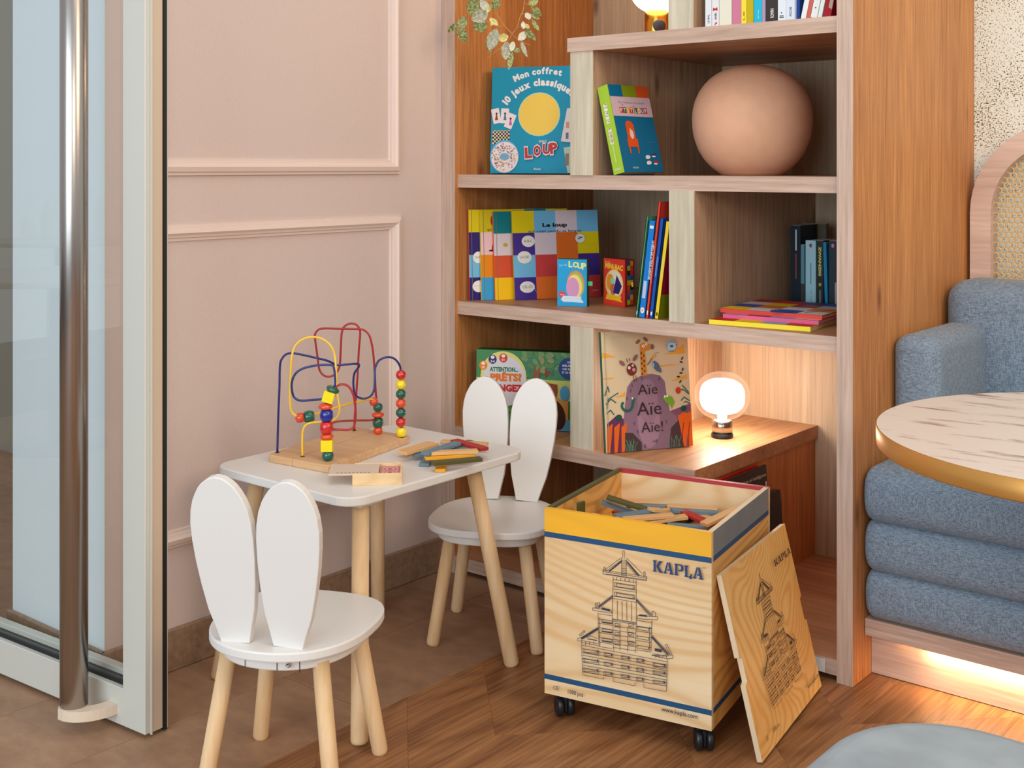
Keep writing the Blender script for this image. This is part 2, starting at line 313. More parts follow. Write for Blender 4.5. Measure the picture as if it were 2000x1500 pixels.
class Art:
    """flat print on a surface: u to the right, v up, lying a hair in front of the local plane y = 0"""
    def __init__(s, M=None, e0=.0004, clip=None): s.mb = MB(); s.tx = s.mb; s.e = e0; s.M = M; s.clip = clip
    def _put(s, vs2, fs, mat, mb=None):
        s.e += .00003
        if s.clip: vs2 = [(min(max(u, s.clip[0]), s.clip[1]), min(max(v, s.clip[2]), s.clip[3])) for u, v in vs2]
        (mb or s.mb).add([(u, -s.e, v) for u, v in vs2], fs, mat, s.M)
    def poly(s, pts, mat): s._put(pts, [list(range(len(pts)))], mat)
    def rect(s, u0, v0, u1, v1, mat): s.poly([(u0, v0), (u1, v0), (u1, v1), (u0, v1)], mat)
    def ell(s, u, v, a, b, mat, n=28, rot=0):
        s.poly([(u+a*math.cos(t)*math.cos(rot)-b*math.sin(t)*math.sin(rot), v+a*math.cos(t)*math.sin(rot)+b*math.sin(t)*math.cos(rot)) for t in [2*PI*i/n for i in range(n)]], mat)
    def line(s, pts, w, mat):
        vs = []; fs = []
        for (a, b) in zip(pts[:-1], pts[1:]):
            dx, dy = b[0]-a[0], b[1]-a[1]; l = math.hypot(dx, dy) or 1; nx, ny = -dy/l*w/2, dx/l*w/2; k = len(vs)
            vs += [(a[0]-nx, a[1]-ny), (b[0]-nx, b[1]-ny), (b[0]+nx, b[1]+ny), (a[0]+nx, a[1]+ny)]; fs.append([k, k+1, k+2, k+3])
        s._put(vs, fs, mat)
    def text(s, t, u, v, h, mat, w=None, bold=.02, rot=0, align='l'):
        """cap height about h; fitted to width w when given; (u, v) is the lower left (or centre) of the line"""
        vs, fs, x0, x1, y0, y1 = textgeo(t, bold); k = h/.72; kx = w/(x1-x0) if w else k
        off = {'l': 0, 'c': -(x1-x0)*kx/2, 'r': -(x1-x0)*kx}[align]; c, sn = math.cos(rot), math.sin(rot)
        p = [((x-x0)*kx+off, y*k) for x, y, z in vs]
        s._put([(u+a*c-b*sn, v+a*sn+b*c) for a, b in p], fs, mat, s.tx)
    def arc(s, t, u, v, R, a0, a1, h, mat, bold=.02):
        """letters along an arc of radius R about (u, v) from angle a0 to a1 (degrees, top = 90)"""
        ws = [(textgeo(c, bold)[3]-textgeo(c, bold)[2]+.09) if c != ' ' else .35 for c in t]; tot = sum(ws); x = 0
        for c, wd in zip(t, ws):
            a = math.radians(a0+(a1-a0)*(x+wd/2)/tot); x += wd
            if c == ' ': continue
            s.text(c, u+R*math.cos(a), v+R*math.sin(a), h, mat, rot=a-PI/2, align='c', bold=bold)
    def done(s, parent, pname='cover_print', tname='lettering'):
        if s.mb.v: s.mb.build(pname).parent = parent

# ================================================================== SETTING
XL = -2.48; YF = 2.666; YB = 3.365; YW = 3.478; YP = 1.546     # left wall, bookcase front/back, rear wall, pillar face
floor = tag(MB().box(-7.6, 2.2, -3.6, 3.7, -.06, -.012, plain('floor_screed', (70, 56, 46), .9)).build('floor'), kind='structure')
TILE = wood('travertine_tile', (142, 108, 82), (176, 138, 108), 'x', 22, .6, .5, rnd=.05, bump=.12, fineamt=.6)
PLK = [wood('oak_plank_rising', (116, 72, 42), (176, 124, 80), '-y', 150, .03, .42, rings=.35, ringscale=2.0, rnd=.05, bump=.12, fineamt=.65),
       wood('oak_plank_falling', (116, 72, 42), (176, 124, 80), '+y', 150, .03, .42, rings=.35, ringscale=2.0, rnd=.05, bump=.12, fineamt=.65)]
SE = -1.943
tx = [SE, -2.245, -2.557, -2.869, -3.181, -3.493, -3.805, -4.117, -4.429, -4.741, -5.053, -5.365]; offs = [1.87, 1.55, 1.75, 1.42, 1.87, 1.6, 1.8, 1.5, 1.9, 1.6, 1.8]
for i in range(11):
    y = offs[i]-.65*4
    while y < 2.9:
        y0, y1 = max(y, -.6), min(y+.65, 2.72)
        if y1-y0 > .05:
            g = .0012
            MB().box(tx[i+1]+g, tx[i]-g, y0+g, y1-g, -.012, 0, TILE, r=.0012).build('tile', floor)
        y += .65
sw = .275; pitch = .26
for k in range(9):
    xa = SE+sw*k; xb = xa+sw; up = k % 2 == 0        # even strips: planks climb to the upper left; odd: to the upper right
    y = -.9
    while y < 3.5:
        ya, yb = (y+sw, y) if up else (y, y+sw)
        q = [(xa+.0003, ya+.0003), (xb-.0003, yb+.0003), (xb-.0003, yb+pitch-.0003), (xa+.0003, ya+pitch-.0003)]
        q = [(a, min(b, 3.47)) for a, b in q]
        if max(b for a, b in q)-min(b for a, b in q) > .05 and q[3][1]-q[0][1] > .001 and q[2][1]-q[1][1] > .001:
            MB().prism(q, -.012, 0, PLK[0 if up else 1]).build('plank', floor)
        y += pitch
tag(MB().box(XL-.14, XL, YP, YW+.12, 0, 2.9, PINKW).build('wall_left'), kind='structure')
tag(MB().box(-2.89, XL-.14, YP, YP+.16, 0, 2.9, CREAM).box(XL-.14, XL, YP-.0012, YP, 0, 2.9, CREAM).build('wall_pillar'), kind='structure')
tag(MB().box(-6.4, -2.9, 2.6, 2.72, 0, 2.9, TAUPE).build('wall_far'), kind='structure')
tag(MB().box(XL-.14, 2.0, YW, YW+.12, 0, 2.9, TERRAZZO).build('wall_back'), kind='structure')
base = MB().box(XL, XL+.012, YP-.012, YF-.003, 0, .100, STONE, r=.003).box(-2.90, XL+.0115, YP-.012, YP-.0013, 0, .100, STONE, r=.003)
tag(base.build('baseboard_left'), kind='structure')
def moulding(name, y0, y1, z0, z1, open_left=False):
    """picture-frame moulding on the left wall: profile swept around the rectangle, mitred corners"""
    prof = [(0, 0), (0, .008), (.006, .008), (.009, .016), (.020, .020), (.026, .014), (.031, .012), (.033, .006), (.039, .006), (.041, 0)]
    vs = []; fs = []
    for (cy, cz, sy, sz) in ((y0, z0, 1, 1), (y1, z0, -1, 1), (y1, z1, -1, -1), (y0, z1, 1, -1)):
        vs += [(XL+h, cy+sy*d, cz+sz*d) for d, h in prof]
    n = len(prof)
    for k in range(4):
        for i in range(n-1): fs.append([k*n+i, k*n+i+1, ((k+1) % 4)*n+i+1, ((k+1) % 4)*n+i])
    mb = MB(); mb.add(vs, fs, plain('moulding_paint', (232, 212, 202), .4)); return tag(mb.build(name), kind='structure')
moulding('trim_1', 1.66, 2.486, 1.178, 2.35)
moulding('trim_2', 1.66, 2.490, .292, 1.060)

# ---- glass door leaf standing open in front of the pillar
ang = math.atan2(1.478-1.441, -2.22+2.753); DM = T(-2.22, 1.478, 0, ang)
door = tag(bpy.data.objects.new('door_1', None), kind='structure'); COL.objects.link(door); door.matrix_world = DM
H = 2.45
MB().box(-.0745, 0, 0, .013, .009, H, ALU, r=.0012).box(-.0745, -.001, .013, .045, .009, H, ALU).build('door_stile', door)
MB().box(-1.375, -1.3, 0, .045, .009, H, ALU, r=.0012).build('door_stile', door)
MB().box(-1.3, -.0750, 0, .045, H-.088, H, ALU, r=.0012).build('door_top_rail', door)
MB().box(-.002, .0035, .0135, .0165, .006, H, ALU).box(-.002, .002, .0165, .044, .009, H, plain('beige_metal', (206, 184, 160), .4), r=.001).build('stile_edge_trim', door)
MB().box(-.02, .004, .045, .0535, .004, H, RUBBER).build('rubber_gasket', door)
MB().box(-.06, .0015, .0535, .0575, .006, H, ALU).build('stile_back_strip', door)
MB().box(-1.3, -.0750, 0, .045, .009, .088, ALU, r=.0012).box(-1.3, -.0750, .012, .045, .088, .0955, RUBBER).box(-1.3, -.0750, .034, .056, .088, .108, ALU, r=.002).build('door_rail', door)
MB().box(-1.3, -.074, .018, .026, .0957, H, GLASS).build('glass_pane', door)
MB().box(-.079, -.0745, .010, .034, .0957, H, plain('glazing_bead', (196, 196, 186), .5)).build('glazing_bead', door)
hx = (Vector((-2.378, 1.409, 0)) - Vector((-2.22, 1.478, 0))); hl = DM.inverted() @ Vector((-2.378, 1.409, 0))
hd = bpy.data.objects.new('door_handle', None); COL.objects.link(hd); hd.parent = door
MB().lathe([(.0275, .052), (.029, .053), (.029, 2.3), (.0275, 2.301)], STEEL, T(hl.x, hl.y), n=40).build('handle_tube', hd)
br = MB(); P = [Vector((hl.x-.012, hl.y-.012, .040))]
for t in [i/10 for i in range(11)]:
    P.append(Vector((hl.x-.006+.062*math.sin(t*PI/2), hl.y-.018+(0.001-(hl.y-.018))*(1-math.cos(t*PI/2)), .040)))
vs = []
for i, p in enumerate(P):
    t = (P[min(i+1, len(P)-1)]-P[max(i-1, 0)]).normalized(); nrm = Vector((-t.y, t.x, 0))*.0145
    vs += [tuple(p+nrm+Vector((0, 0, .012))), tuple(p-nrm+Vector((0, 0, .012))), tuple(p-nrm-Vector((0, 0, .010))), tuple(p+nrm-Vector((0, 0, .010)))]
m = len(P); fs = [[k*4+i, k*4+(i+1) % 4, (k+1)*4+(i+1) % 4, (k+1)*4+i] for k in range(m-1) for i in range(4)]+[[3, 2, 1, 0], [(m-1)*4+i for i in range(4)]]
br.add(vs, fs, plain('cream_bracket', (226, 206, 184), .4)); br.lathe([(.0275, .046), (.029, .047), (.029, .0525)], plain('cream_bracket', (226, 206, 184), .4), T(hl.x, hl.y)).build('handle_bracket', hd)

# ================================================================== BOOKCASE
bk = thing('bookcase', 'built-in oak bookcase with staggered compartments between the pink wall and the blue bench', 'bookcase', T(-1.83, YF, 0))
BI = T(1.83, -YF, 0)
def bpart(name, *boxes):
    mb = MB()
    for b in boxes: mb.box(*b, M=BI) if len(b) == 7 else mb.box(*b[:7], r=b[7], M=BI)
    return mb.build(name, bk)
TOP = 2.35
bpart('side_panel', (XL+.001, -2.427, YF+.003, YB, .0, TOP, OAK), (XL+.001, -2.427, YF, YF+.003, .0, TOP, EDGEZ))
bpart('side_panel', (-1.227, -1.189, YF+.003, YW-.001, .0, TOP, OAK), (-1.2275, -1.1885, YF, YF+.003, .0, TOP, EDGEZ))
bpart('back_panel', (-2.427, -1.227, YB, YB+.015, 0.012, TOP, wood('oak_back_panel', (166, 140, 112), (214, 190, 160), 'z', 95, .03, .5, knots=(104, 72, 50))))
def shelf(x0, x1, z, y0=YF+.014):
    bpart('shelf', (x0, x1, y0+.002, YB, z-.038, z, OAKY), (x0, x1, y0, y0+.0021, z-.0382, z+.0002, EDGE))
shelf(-2.427, -1.227, 1.175); shelf(-2.427, -1.227, .801); shelf(-2.014, -1.227, 1.55, YF+.004); shelf(-2.427, -1.227, 1.925)
# the lower shelf stops short and shows an end face; the panel below carries it
bpart('shelf', (-2.427, -1.610, YF+.004, YB, .394, .432, wood('oak_laminate_flat_deep', (160, 112, 74), (204, 158, 114), 'y', 95, .04, .45, knots=(110, 70, 44))), (-2.427, -1.610, YF+.002, YF+.0041, .3938, .4322, EDGE), (-1.6101, -1.608, YF+.002, YB, .3938, .4322, OAKY))
bpart('support_panel', (-1.655, -1.617, YF+.06, YB, .050, .394, OAK))
bpart('plinth_board', (-2.427, -1.227, YF+.006, YB, .014, .050, OAKY), (-2.427, -1.227, YF+.004, YF+.0061, .0138, .0502, EDGE))
bpart('plinth_gap_shade', (-2.40, -1.23, YF+.10, YF+.11, 0, .0138, plain('gap_shade', (30, 24, 20), .9)))  # near-black sheet standing in for the shade in the gap below the board
def partition(x0, x1, z0, z1): bpart('partition', (x0, x1, YF+.012, YB, z0, z1, OAKI), (x0-.0002, x1+.0002, YF+.009, YF+.0121, z0, z1, PALE))
partition(-2.007, -1.932, 1.175, 1.512); partition(-1.690, -1.616, .801, 1.137); partition(-2.007, -1.932, .432, .763); partition(-1.692, -1.618, 1.55, 1.887)

# ================================================================== BENCH, HEADBOARD, TABLE, STOOL
bn = thing('bench', 'blue-grey upholstered built-in bench with three stacked seat rolls beside the bookcase', 'bench', T(-.3, 2.95, 0))
NI = T(.3, -2.95, 0)
MB().box(-1.188, .95, 2.7705, 2.79, 0.002, .101, EDGE, M=NI).build('kickboard', bn)
MB().box(-1.188, .95, 2.732, 3.30, .101, .141, EDGE, r=.001, M=NI).build('seat_board', bn)
MB().box(-1.12, .93, 2.748, 2.757, .0972, .1008, emit('led_strip_light', (255, 190, 110), 9), M=NI).build('light_strip', bn)
area('bench_strip_light', (-.06, 2.752, .092), (-.06, 2.758, 0), 1.98, .008, (1, .74, .44), 4.6)
def roll(x0, x1, y0, y1, z0, z1, r, name, M=NI):
    w, h = y1-y0, z1-z0; pr_ = []
    for i in range(33):
        a = 2*PI*i/32
    pts = []
    n = 10
    for k in range(2*n+1):
        a = PI/2+PI*k/n/2; c_, s_2 = math.cos(a), math.sin(a); q = (abs(c_)**2.9+abs(s_2)**2.9)**(-1/2.9); pts.append((y0+r+r*c_*q, (z0+z1)/2+h/2*s_2*q))
    pts = [(y0+r+.012, z1)]+pts+[(y0+r+.012, z0), (y1-.01, z0), (y1, z0), (y1, z1), (y1-.01, z1)]
    mb = MB(); e = .022; secs = []
    for k in range(6):
        a = PI/2*k/5; secs.append((x0+e*(1-math.sin(a)), e*(1-math.cos(a))))
    secs = secs[::-1]; secs2 = [(x1-(x-x0), d) for x, d in secs][::-1]
    vs = []; cy, cz = (y0+y1)/2, (z0+z1)/2
    for x, d in secs+secs2:
        for (a, b) in pts: vs.append((x, cy+(a-cy)*(1-d/(w/2)), cz+(b-cz)*(1-d/(h/2))))
    m = len(pts); ns = len(secs)*2
    fs = [[k*m+i, (k+1)*m+i, (k+1)*m+(i+1) % m, k*m+(i+1) % m] for k in range(ns-1) for i in range(m)]+[list(range(m)), [(ns-1)*m+i for i in range(m)][::-1]]
    mb.add(vs, fs, BLUEF, M, True); o = mb.build(name, bn); return o
roll(-1.186, .95, 2.716, 3.26, .142, .260, .050, 'seat_cushion'); roll(-1.186, .95, 2.712, 3.26, .254, .376, .050, 'seat_cushion'); roll(-1.186, .95, 2.708, 3.26, .370, .498, .055, 'seat_cushion')
# armrest: rounded block against the bookcase side, backrest behind
MB().box(-1.187, -1.067, 2.880, 3.26, .485, .790, BLUEF, r=.038, seg=6, M=NI).build('armrest', bn)
MB().box(-1.180, .95, 3.205, 3.395, .48, .900, BLUEF, r=.055, seg=7, M=NI).build('backrest', bn)
hb = thing('headboard', 'arched oak headboard with woven cane inset above the blue bench', 'headboard', T(-.928, 3.43, .6))
def arch(x0, x1, z0, zc, R, n=24):
    cx = (x0+x1)/2; return [(x0, z0)]+[(x1, z0)]+[(cx+R*math.cos(PI*k/n), zc+R*math.sin(PI*k/n)) for k in range(n+1)]
outer = arch(-1.178, -.678, .62, 1.070, .25); inner = arch(-1.122, -.734, .62, 1.070, .194)
mb = MB(); n = len(outer)
for z, m in ((0, 0),):
    vs = [(x+.928, y-3.43, zz-.6) for y in (3.410, 3.455) for (x, zz) in outer]+[(x+.928, y-3.43, zz-.6) for y in (3.410, 3.455) for (x, zz) in inner]
    fs = []
    for i in range(n):
        j = (i+1) % n
        if i == 0: pass
        fs += [[i, j, 2*n+j, 2*n+i], [n+i, 3*n+i, 3*n+j, n+j], [i, n+i, n+j, j], [2*n+i, 2*n+j, 3*n+j, 3*n+i]]
    mb.add(vs, fs, wood('oak_frame', (196, 162, 142), (232, 202, 184), 'x', 90, .06, .5))
mb.build('arch_frame', hb)
CANE = plain('woven_cane', (222, 186, 130), .6); mb = MB(); px_, pz_ = .0160, .0137; hexr = .0054
r_ = 0; z = .86
def inside(x, z):
    if z < 1.07: return -1.121 < x < -.735
    return math.hypot(x+.928, z-1.07) < .192
while z < 1.27:
    x = -1.122+(.008 if r_ % 2 else 0)
    while x < -.73:
        if inside(x, z):
            ro, ri = .0092, .0068
            vs = []
            for k in range(6):
                a = PI/6+PI/3*k; vs += [(x+ro*math.cos(a)+.928, 3.432-3.43, z+ro*math.sin(a)-.6), (x+ri*math.cos(a)+.928, 3.4305-3.43, z+ri*math.sin(a)-.6)]
            mb.add(vs, [[2*k, 2*((k+1) % 6), 2*((k+1) % 6)+1, 2*k+1] for k in range(6)], CANE)
        x += px_
    z += pz_; r_ += 1
tag(mb.build('cane_weave', hb), kind='stuff')

tb = thing('round_table', 'round cafe table with white marble top and brass rim in front of the blue bench', 'table', None)
cx_, cy_ = (fwv*2.12+rtv*1.07).xy; tb.location = (cx_, cy_, 0)
MB().lathe([(0, .7275), (.4178, .7275), (.4185, .7297), (0, .7300)], MARBLE, n=96, smooth=False).build('table_top', tb)
MB().lathe([(.412, .6948), (.4195, .695), (.4200, .697), (.4200, .7285), (.4187, .7298), (.4180, .7276), (.412, .7275)], plain('satin_brass', (220, 160, 84), .34, metal=.75), n=96).build('rim', tb)
MB().lathe([(0, .694), (.40, .694), (.40, .7274), (0, .7274)], DARK, n=48, smooth=False).build('under_top', tb)
MB().lathe([(.028, .012), (.028, .694)], BRASS, n=24).build('column', tb)
MB().lathe([(0, 0), (.2, 0), (.2, .008), (.04, .016), (0, .016)], BRASS, n=48).build('foot_plate', tb)

st = thing('stool', 'pale grey velvet cushioned stool standing on the wood floor at the lower right', 'stool', T(-.455, 1.425, 0))
mb = MB(); mb.prism(rrect(.50, .49, .17, 14), .375, .452, VELVET, r=.034, seg=6, smooth=True); s_ = mb.build('seat', st)
for sx in (-1, 1):
    for sy in (-1, 1): MB().tube([(sx*.15, sy*.15, .375), (sx*.17, sy*.17, 0)], [.012, .009], BRASS, 14).build('leg', st)

# ================================================================== KIDS' TABLE AND BUNNY CHAIRS
kt = thing('play_table', 'low white children\'s table with rounded corners and round beech legs by the pink wall', 'table', T(-2.1085, 2.0325, 0))
MB().prism(rrect(.474, .595, .055, 8), .487, .507, WHITE, r=.003, seg=2).build('table_top', kt)
feet = [(-1.862, 1.752), (-1.872, 2.262), (-2.372, 2.300), (-2.355, 1.765)]
for i, (fx, fy) in enumerate(feet):
    c = Vector((-2.1085, 2.0325)); f = Vector((fx, fy)); dx = (-1 if f.x > c.x else 1); dy = (1 if f.y < c.y else -1)
    tp = Vector((fx+dx*.068, fy+dy*.068)); a = Vector((fx, fy, 0))-Vector((c.x, c.y, 0)); b = Vector((tp.x, tp.y, .487))-Vector((c.x, c.y, 0))
    d = (b-a).normalized()
    MB().tube([a+d*.0, a+d*.004, a+d*.008, b], [.0155, .0175, .0185, .0185], BEECH, 24).build('leg', kt)
    MB().box(b.x-.034, b.x+.034, b.y-.034, b.y+.034, .474, .4869, WHITE, r=.003).build('leg_block', kt)

def chair(M, label):
    ch = thing('bunny_chair', label, 'chair', M, 'bunny-eared children\'s chairs')
    # seat: soft rounded trapezoid, wide at the front (+y), rounder at the back
    pts = []
    for k in range(72):
        a = 2*PI*k/72; c, s = math.cos(a), math.sin(a); p = 2.9 if s > 0 else 2.25
        r = (abs(c)**p+abs(s)**p)**(-1/p); x = .160*r*c; y = .170*r*s
        x *= 1+.04*(y/.17); pts.append((x, y))
    MB().prism(pts, .287, .305, WHITE, r=.003, seg=2).build('seat', ch)
    MB().prism([(x*.85, y*.85) for x, y in pts], .262, .287, WHITE, r=.003, seg=2).build('seat_support', ch)
    for x in (-.035, .03, .075): MB().box(x-.0005, x+.0005, -.1465+abs(x)*.08, -.1430, .264, .286, DARK).build('joint_line', ch)
    MB().lathe([(.0045, 0), (.0045, .002), (.003, .0025), (.003, .001), (0, .001)], CHROME, T(.052, -.1415, .275) @ Matrix.Rotation(PI/2, 4, 'X'), n=14).build('screw', ch)
    for sx, sy in ((-1, 1), (1, 1), (-1, -1), (1, -1)):
        a = Vector((sx*.134, sy*.121, 0)); b = Vector((sx*.095, sy*.092, .268)); d = (b-a).normalized()
        MB().tube([a, a+d*.004, a+d*.009, b], [.0135, .0155, .0163, .0163], BEECH, 24).build('leg', ch)
    for sx in (-1, 1):
        # ear outline: narrow foot, widest at 70 %, round top
        hgt = .325; pr_ = []
        ws = [(0, .029), (.08, .036), (.2, .0475), (.35, .0555), (.5, .061), (.62, .063), (.72, .0625), (.80, .0585), (.87, .051), (.93, .0395), (.97, .027), (.992, .0135), (1, 0)]
        # smooth resample
        def wd(t):
            for (a, wa), (b, wb) in zip(ws[:-1], ws[1:]):
                if t <= b: u = (t-a)/(b-a); return wa+(wb-wa)*u
            return 0
        L_, R_ = [], []
        tt = [0, .08, .2, .35, .5, .62, .72, .80, .86, .90, .935, .96, .98, .992]
        for t in tt: L_.append((-wd(t), t*hgt)); R_.append((wd(t), t*hgt))
        # shear the outline outwards so that the ears splay
        out = R_+[(0, hgt)]+L_[::-1]
        mb = MB(); Me = Matrix.Translation((sx*.0535-.005, -.128, .3052)) @ Matrix.Rotation(math.radians(8), 4, 'X') @ Matrix.Rotation(sx*math.radians(3.5), 4, 'Y')
        mb.prism(out, -.009, .009, WHITE, Me, r=.0018, seg=2, axis='y'); mb.build('ear', ch)
    return ch
chair(T(-1.869, 1.585, 0, math.radians(25)), 'white bunny-eared children\'s chair in the foreground, seen from behind, ears toward the camera')
chair(T(-2.042, 2.399, 0, math.radians(27.8)+PI), 'white bunny-eared children\'s chair behind the low table, standing in front of the bookcase')

# ================================================================== CRATE OF TOY PLANKS AND ITS LID
CX0, CY0, CR, CW, CDp, CZ0, CZ1 = -1.6363, 2.0878, .19487, .3790, .4050, .056, .4580
KM = T(CX0, CY0, 0, CR)
kc = thing('toy_crate', 'open pine plywood crate on black castors with yellow and blue bands, full of toy planks', 'crate', KM)
def V(r, g, b, nm): return wood(nm, (int(r*.93), int(g*.93), int(b*.93)), (r, g, b), 'x', 30, .12, .45, rings=.5, ringscale=2.4, rnd=0, fineamt=.3)
YEL = V(250, 184, 44, 'yellow_stained_plywood'); GRY = V(126, 134, 138, 'grey_stained_plywood'); NAVY = plain('navy_paint', (18, 74, 116), .5); RIM_R = plain('red_painted_edge', (178, 52, 62), .5); RIM_G = plain('olive_painted_edge', (84, 84, 48), .55)
th = .011
h1, h2, b1, b2 = .4075, .3960, .0985, .0875
def wall_panel(name, x0, x1, y0, y1, band, rim, pine, outer):
    """panel with its coloured upper band and stripes as strips proud of the plywood by a hair, on the outer face only"""
    mb = MB(); mb.box(x0, x1, y0, y1, CZ0, CZ1-.0008, pine); mb.box(x0, x1, y0, y1, CZ1-.0008, CZ1, rim)
    e = .0004
    def strip(z0, z1, mat):
        if outer == '-y': mb.box(x0, x1, y0-e, y0, z0, z1, mat)
        if outer == '+x': mb.box(x1, x1+e, y0, y1, z0, z1, mat)
        if outer == '-x': mb.box(x0-e, x0, y0, y1, z0, z1, mat)
        if outer == '+y': mb.box(x0, x1, y1, y1+e, z0, z1, mat)
    strip(h1, CZ1, band); strip(h2, h1, NAVY); strip(b2, b1, NAVY)
    if outer == '+y': mb.box(x0+th, x1-th, y0-e, y0, CZ1-.009, CZ1, rim)
    if outer == '-x': mb.box(x1, x1+e, y0, y1, CZ1-.006, CZ1, rim)
    return mb.build(name, kc)
wall_panel('front_panel', 0, CW, 0, th, YEL, YEL, PINE, '-y')
wall_panel('back_panel', 0, CW, CDp-th, CDp, RIM_R, RIM_R, PINE, '+y')
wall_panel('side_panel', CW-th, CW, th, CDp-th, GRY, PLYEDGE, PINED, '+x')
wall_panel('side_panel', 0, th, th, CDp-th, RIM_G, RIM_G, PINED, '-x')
MB().box(.002, CW-.002, .002, CDp-.002, CZ0-.001, CZ0+.01, PINE).build('bottom_panel', kc)
def castor(x, y, rz):
    c = bpy.data.objects.new('castor', None); COL.objects.link(c); c.parent = kc; c.matrix_local = T(x, y, 0, rz)
    MB().box(-.005, .005, -.016, .016, .012, CZ0-.008, BLACKP, r=.003).box(-.018, .018, -.018, .018, CZ0-.009, CZ0-.001, BLACKP, r=.002).build('housing', c)
    for sx in (-1, 1): MB().lathe([(.002, -.0055), (.0195, -.0075), (.0232, -.004), (.0232, .004), (.0195, .0075), (.002, .0075)], BLACKP, Matrix.Translation((sx*.0115, 0, .0233)) @ Matrix.Rotation(PI/2, 4, 'Y'), n=24).build('wheel', c)
castor(.352, .030, .5); castor(.030, .036, .7); castor(.35, .37, .3); castor(.03, .37, 1.0)
KI = KM.inverted()
LINE = plain('printed_line', (52, 54, 74), .6); LBLUE = plain('printed_blue', (30, 62, 112), .5)
def facepx(px, py):
    """point of the crate's front face seen at a pixel of the photograph, as (u, v)"""
    o = KI @ CV; d = (KI.to_3x3() @ ray(px, py)); p = o+d*(-o.y/d.y); return (p.x, p.z)
def Z(zx, zy): return facepx(1110+zx/5.171, 1070+zy/5.172)
LETTERS = {
 'K': [[(0,0),(.36,0),(.36,.12),(.28,.12),(.28,.88),(.36,.88),(.36,1),(0,1),(0,.88),(.06,.88),(.06,.12),(0,.12)], [(.34,.5),(.60,1),(.94,1),(.94,.88),(.84,.88),(.60,.52),(.88,.12),(.98,.12),(.98,0),(.62,0)]],
 'A': [[(0,0),(.32,0),(.32,.12),(.25,.12),(.50,.98),(.46,1),(.36,1),(.08,.12),(0,.12)], [(.53,1),(.68,1),(.94,.12),(1.02,.12),(1.02,0),(.6,0),(.6,.12),(.68,.12),(.63,.30),(.37,.30),(.40,.42),(.6,.42),(.5,.8)]],
 'P': [[(0,0),(.38,0),(.38,.12),(.30,.12),(.30,.88),(.38,.88),(.38,1),(0,1),(0,.88),(.07,.88),(.07,.12),(0,.12)], [(.42,1),(.70,1),(.90,.88),(.90,.52),(.70,.40),(.42,.40),(.42,.52),(.60,.52),(.66,.6),(.66,.8),(.6,.88),(.42,.88)]],
 'L': [[(0,1),(.38,1),(.38,.88),(.30,.88),(.30,.12),(.38,.12),(.38,0),(0,0),(0,.12),(.07,.12),(.07,.88),(0,.88)], [(.42,-.02),(.42,.1),(.56,.16),(.6,.34),(.74,.34),(.74,-.10),(.60,-.12)]]}
def kapla(A, u0, v0, u1, v1, mat):
    tot = 1.0+1.04+.94+.80+1.02; x = 0; k = (u1-u0)/tot
    for c, w in zip('KAPLA', (1.0, 1.04, .94, .80, 1.02)):
        for p in LETTERS[c]: A.poly([(u0+(x+a*.94)*k, v0+b*(v1-v0)) for a, b in p], mat)
        x += w
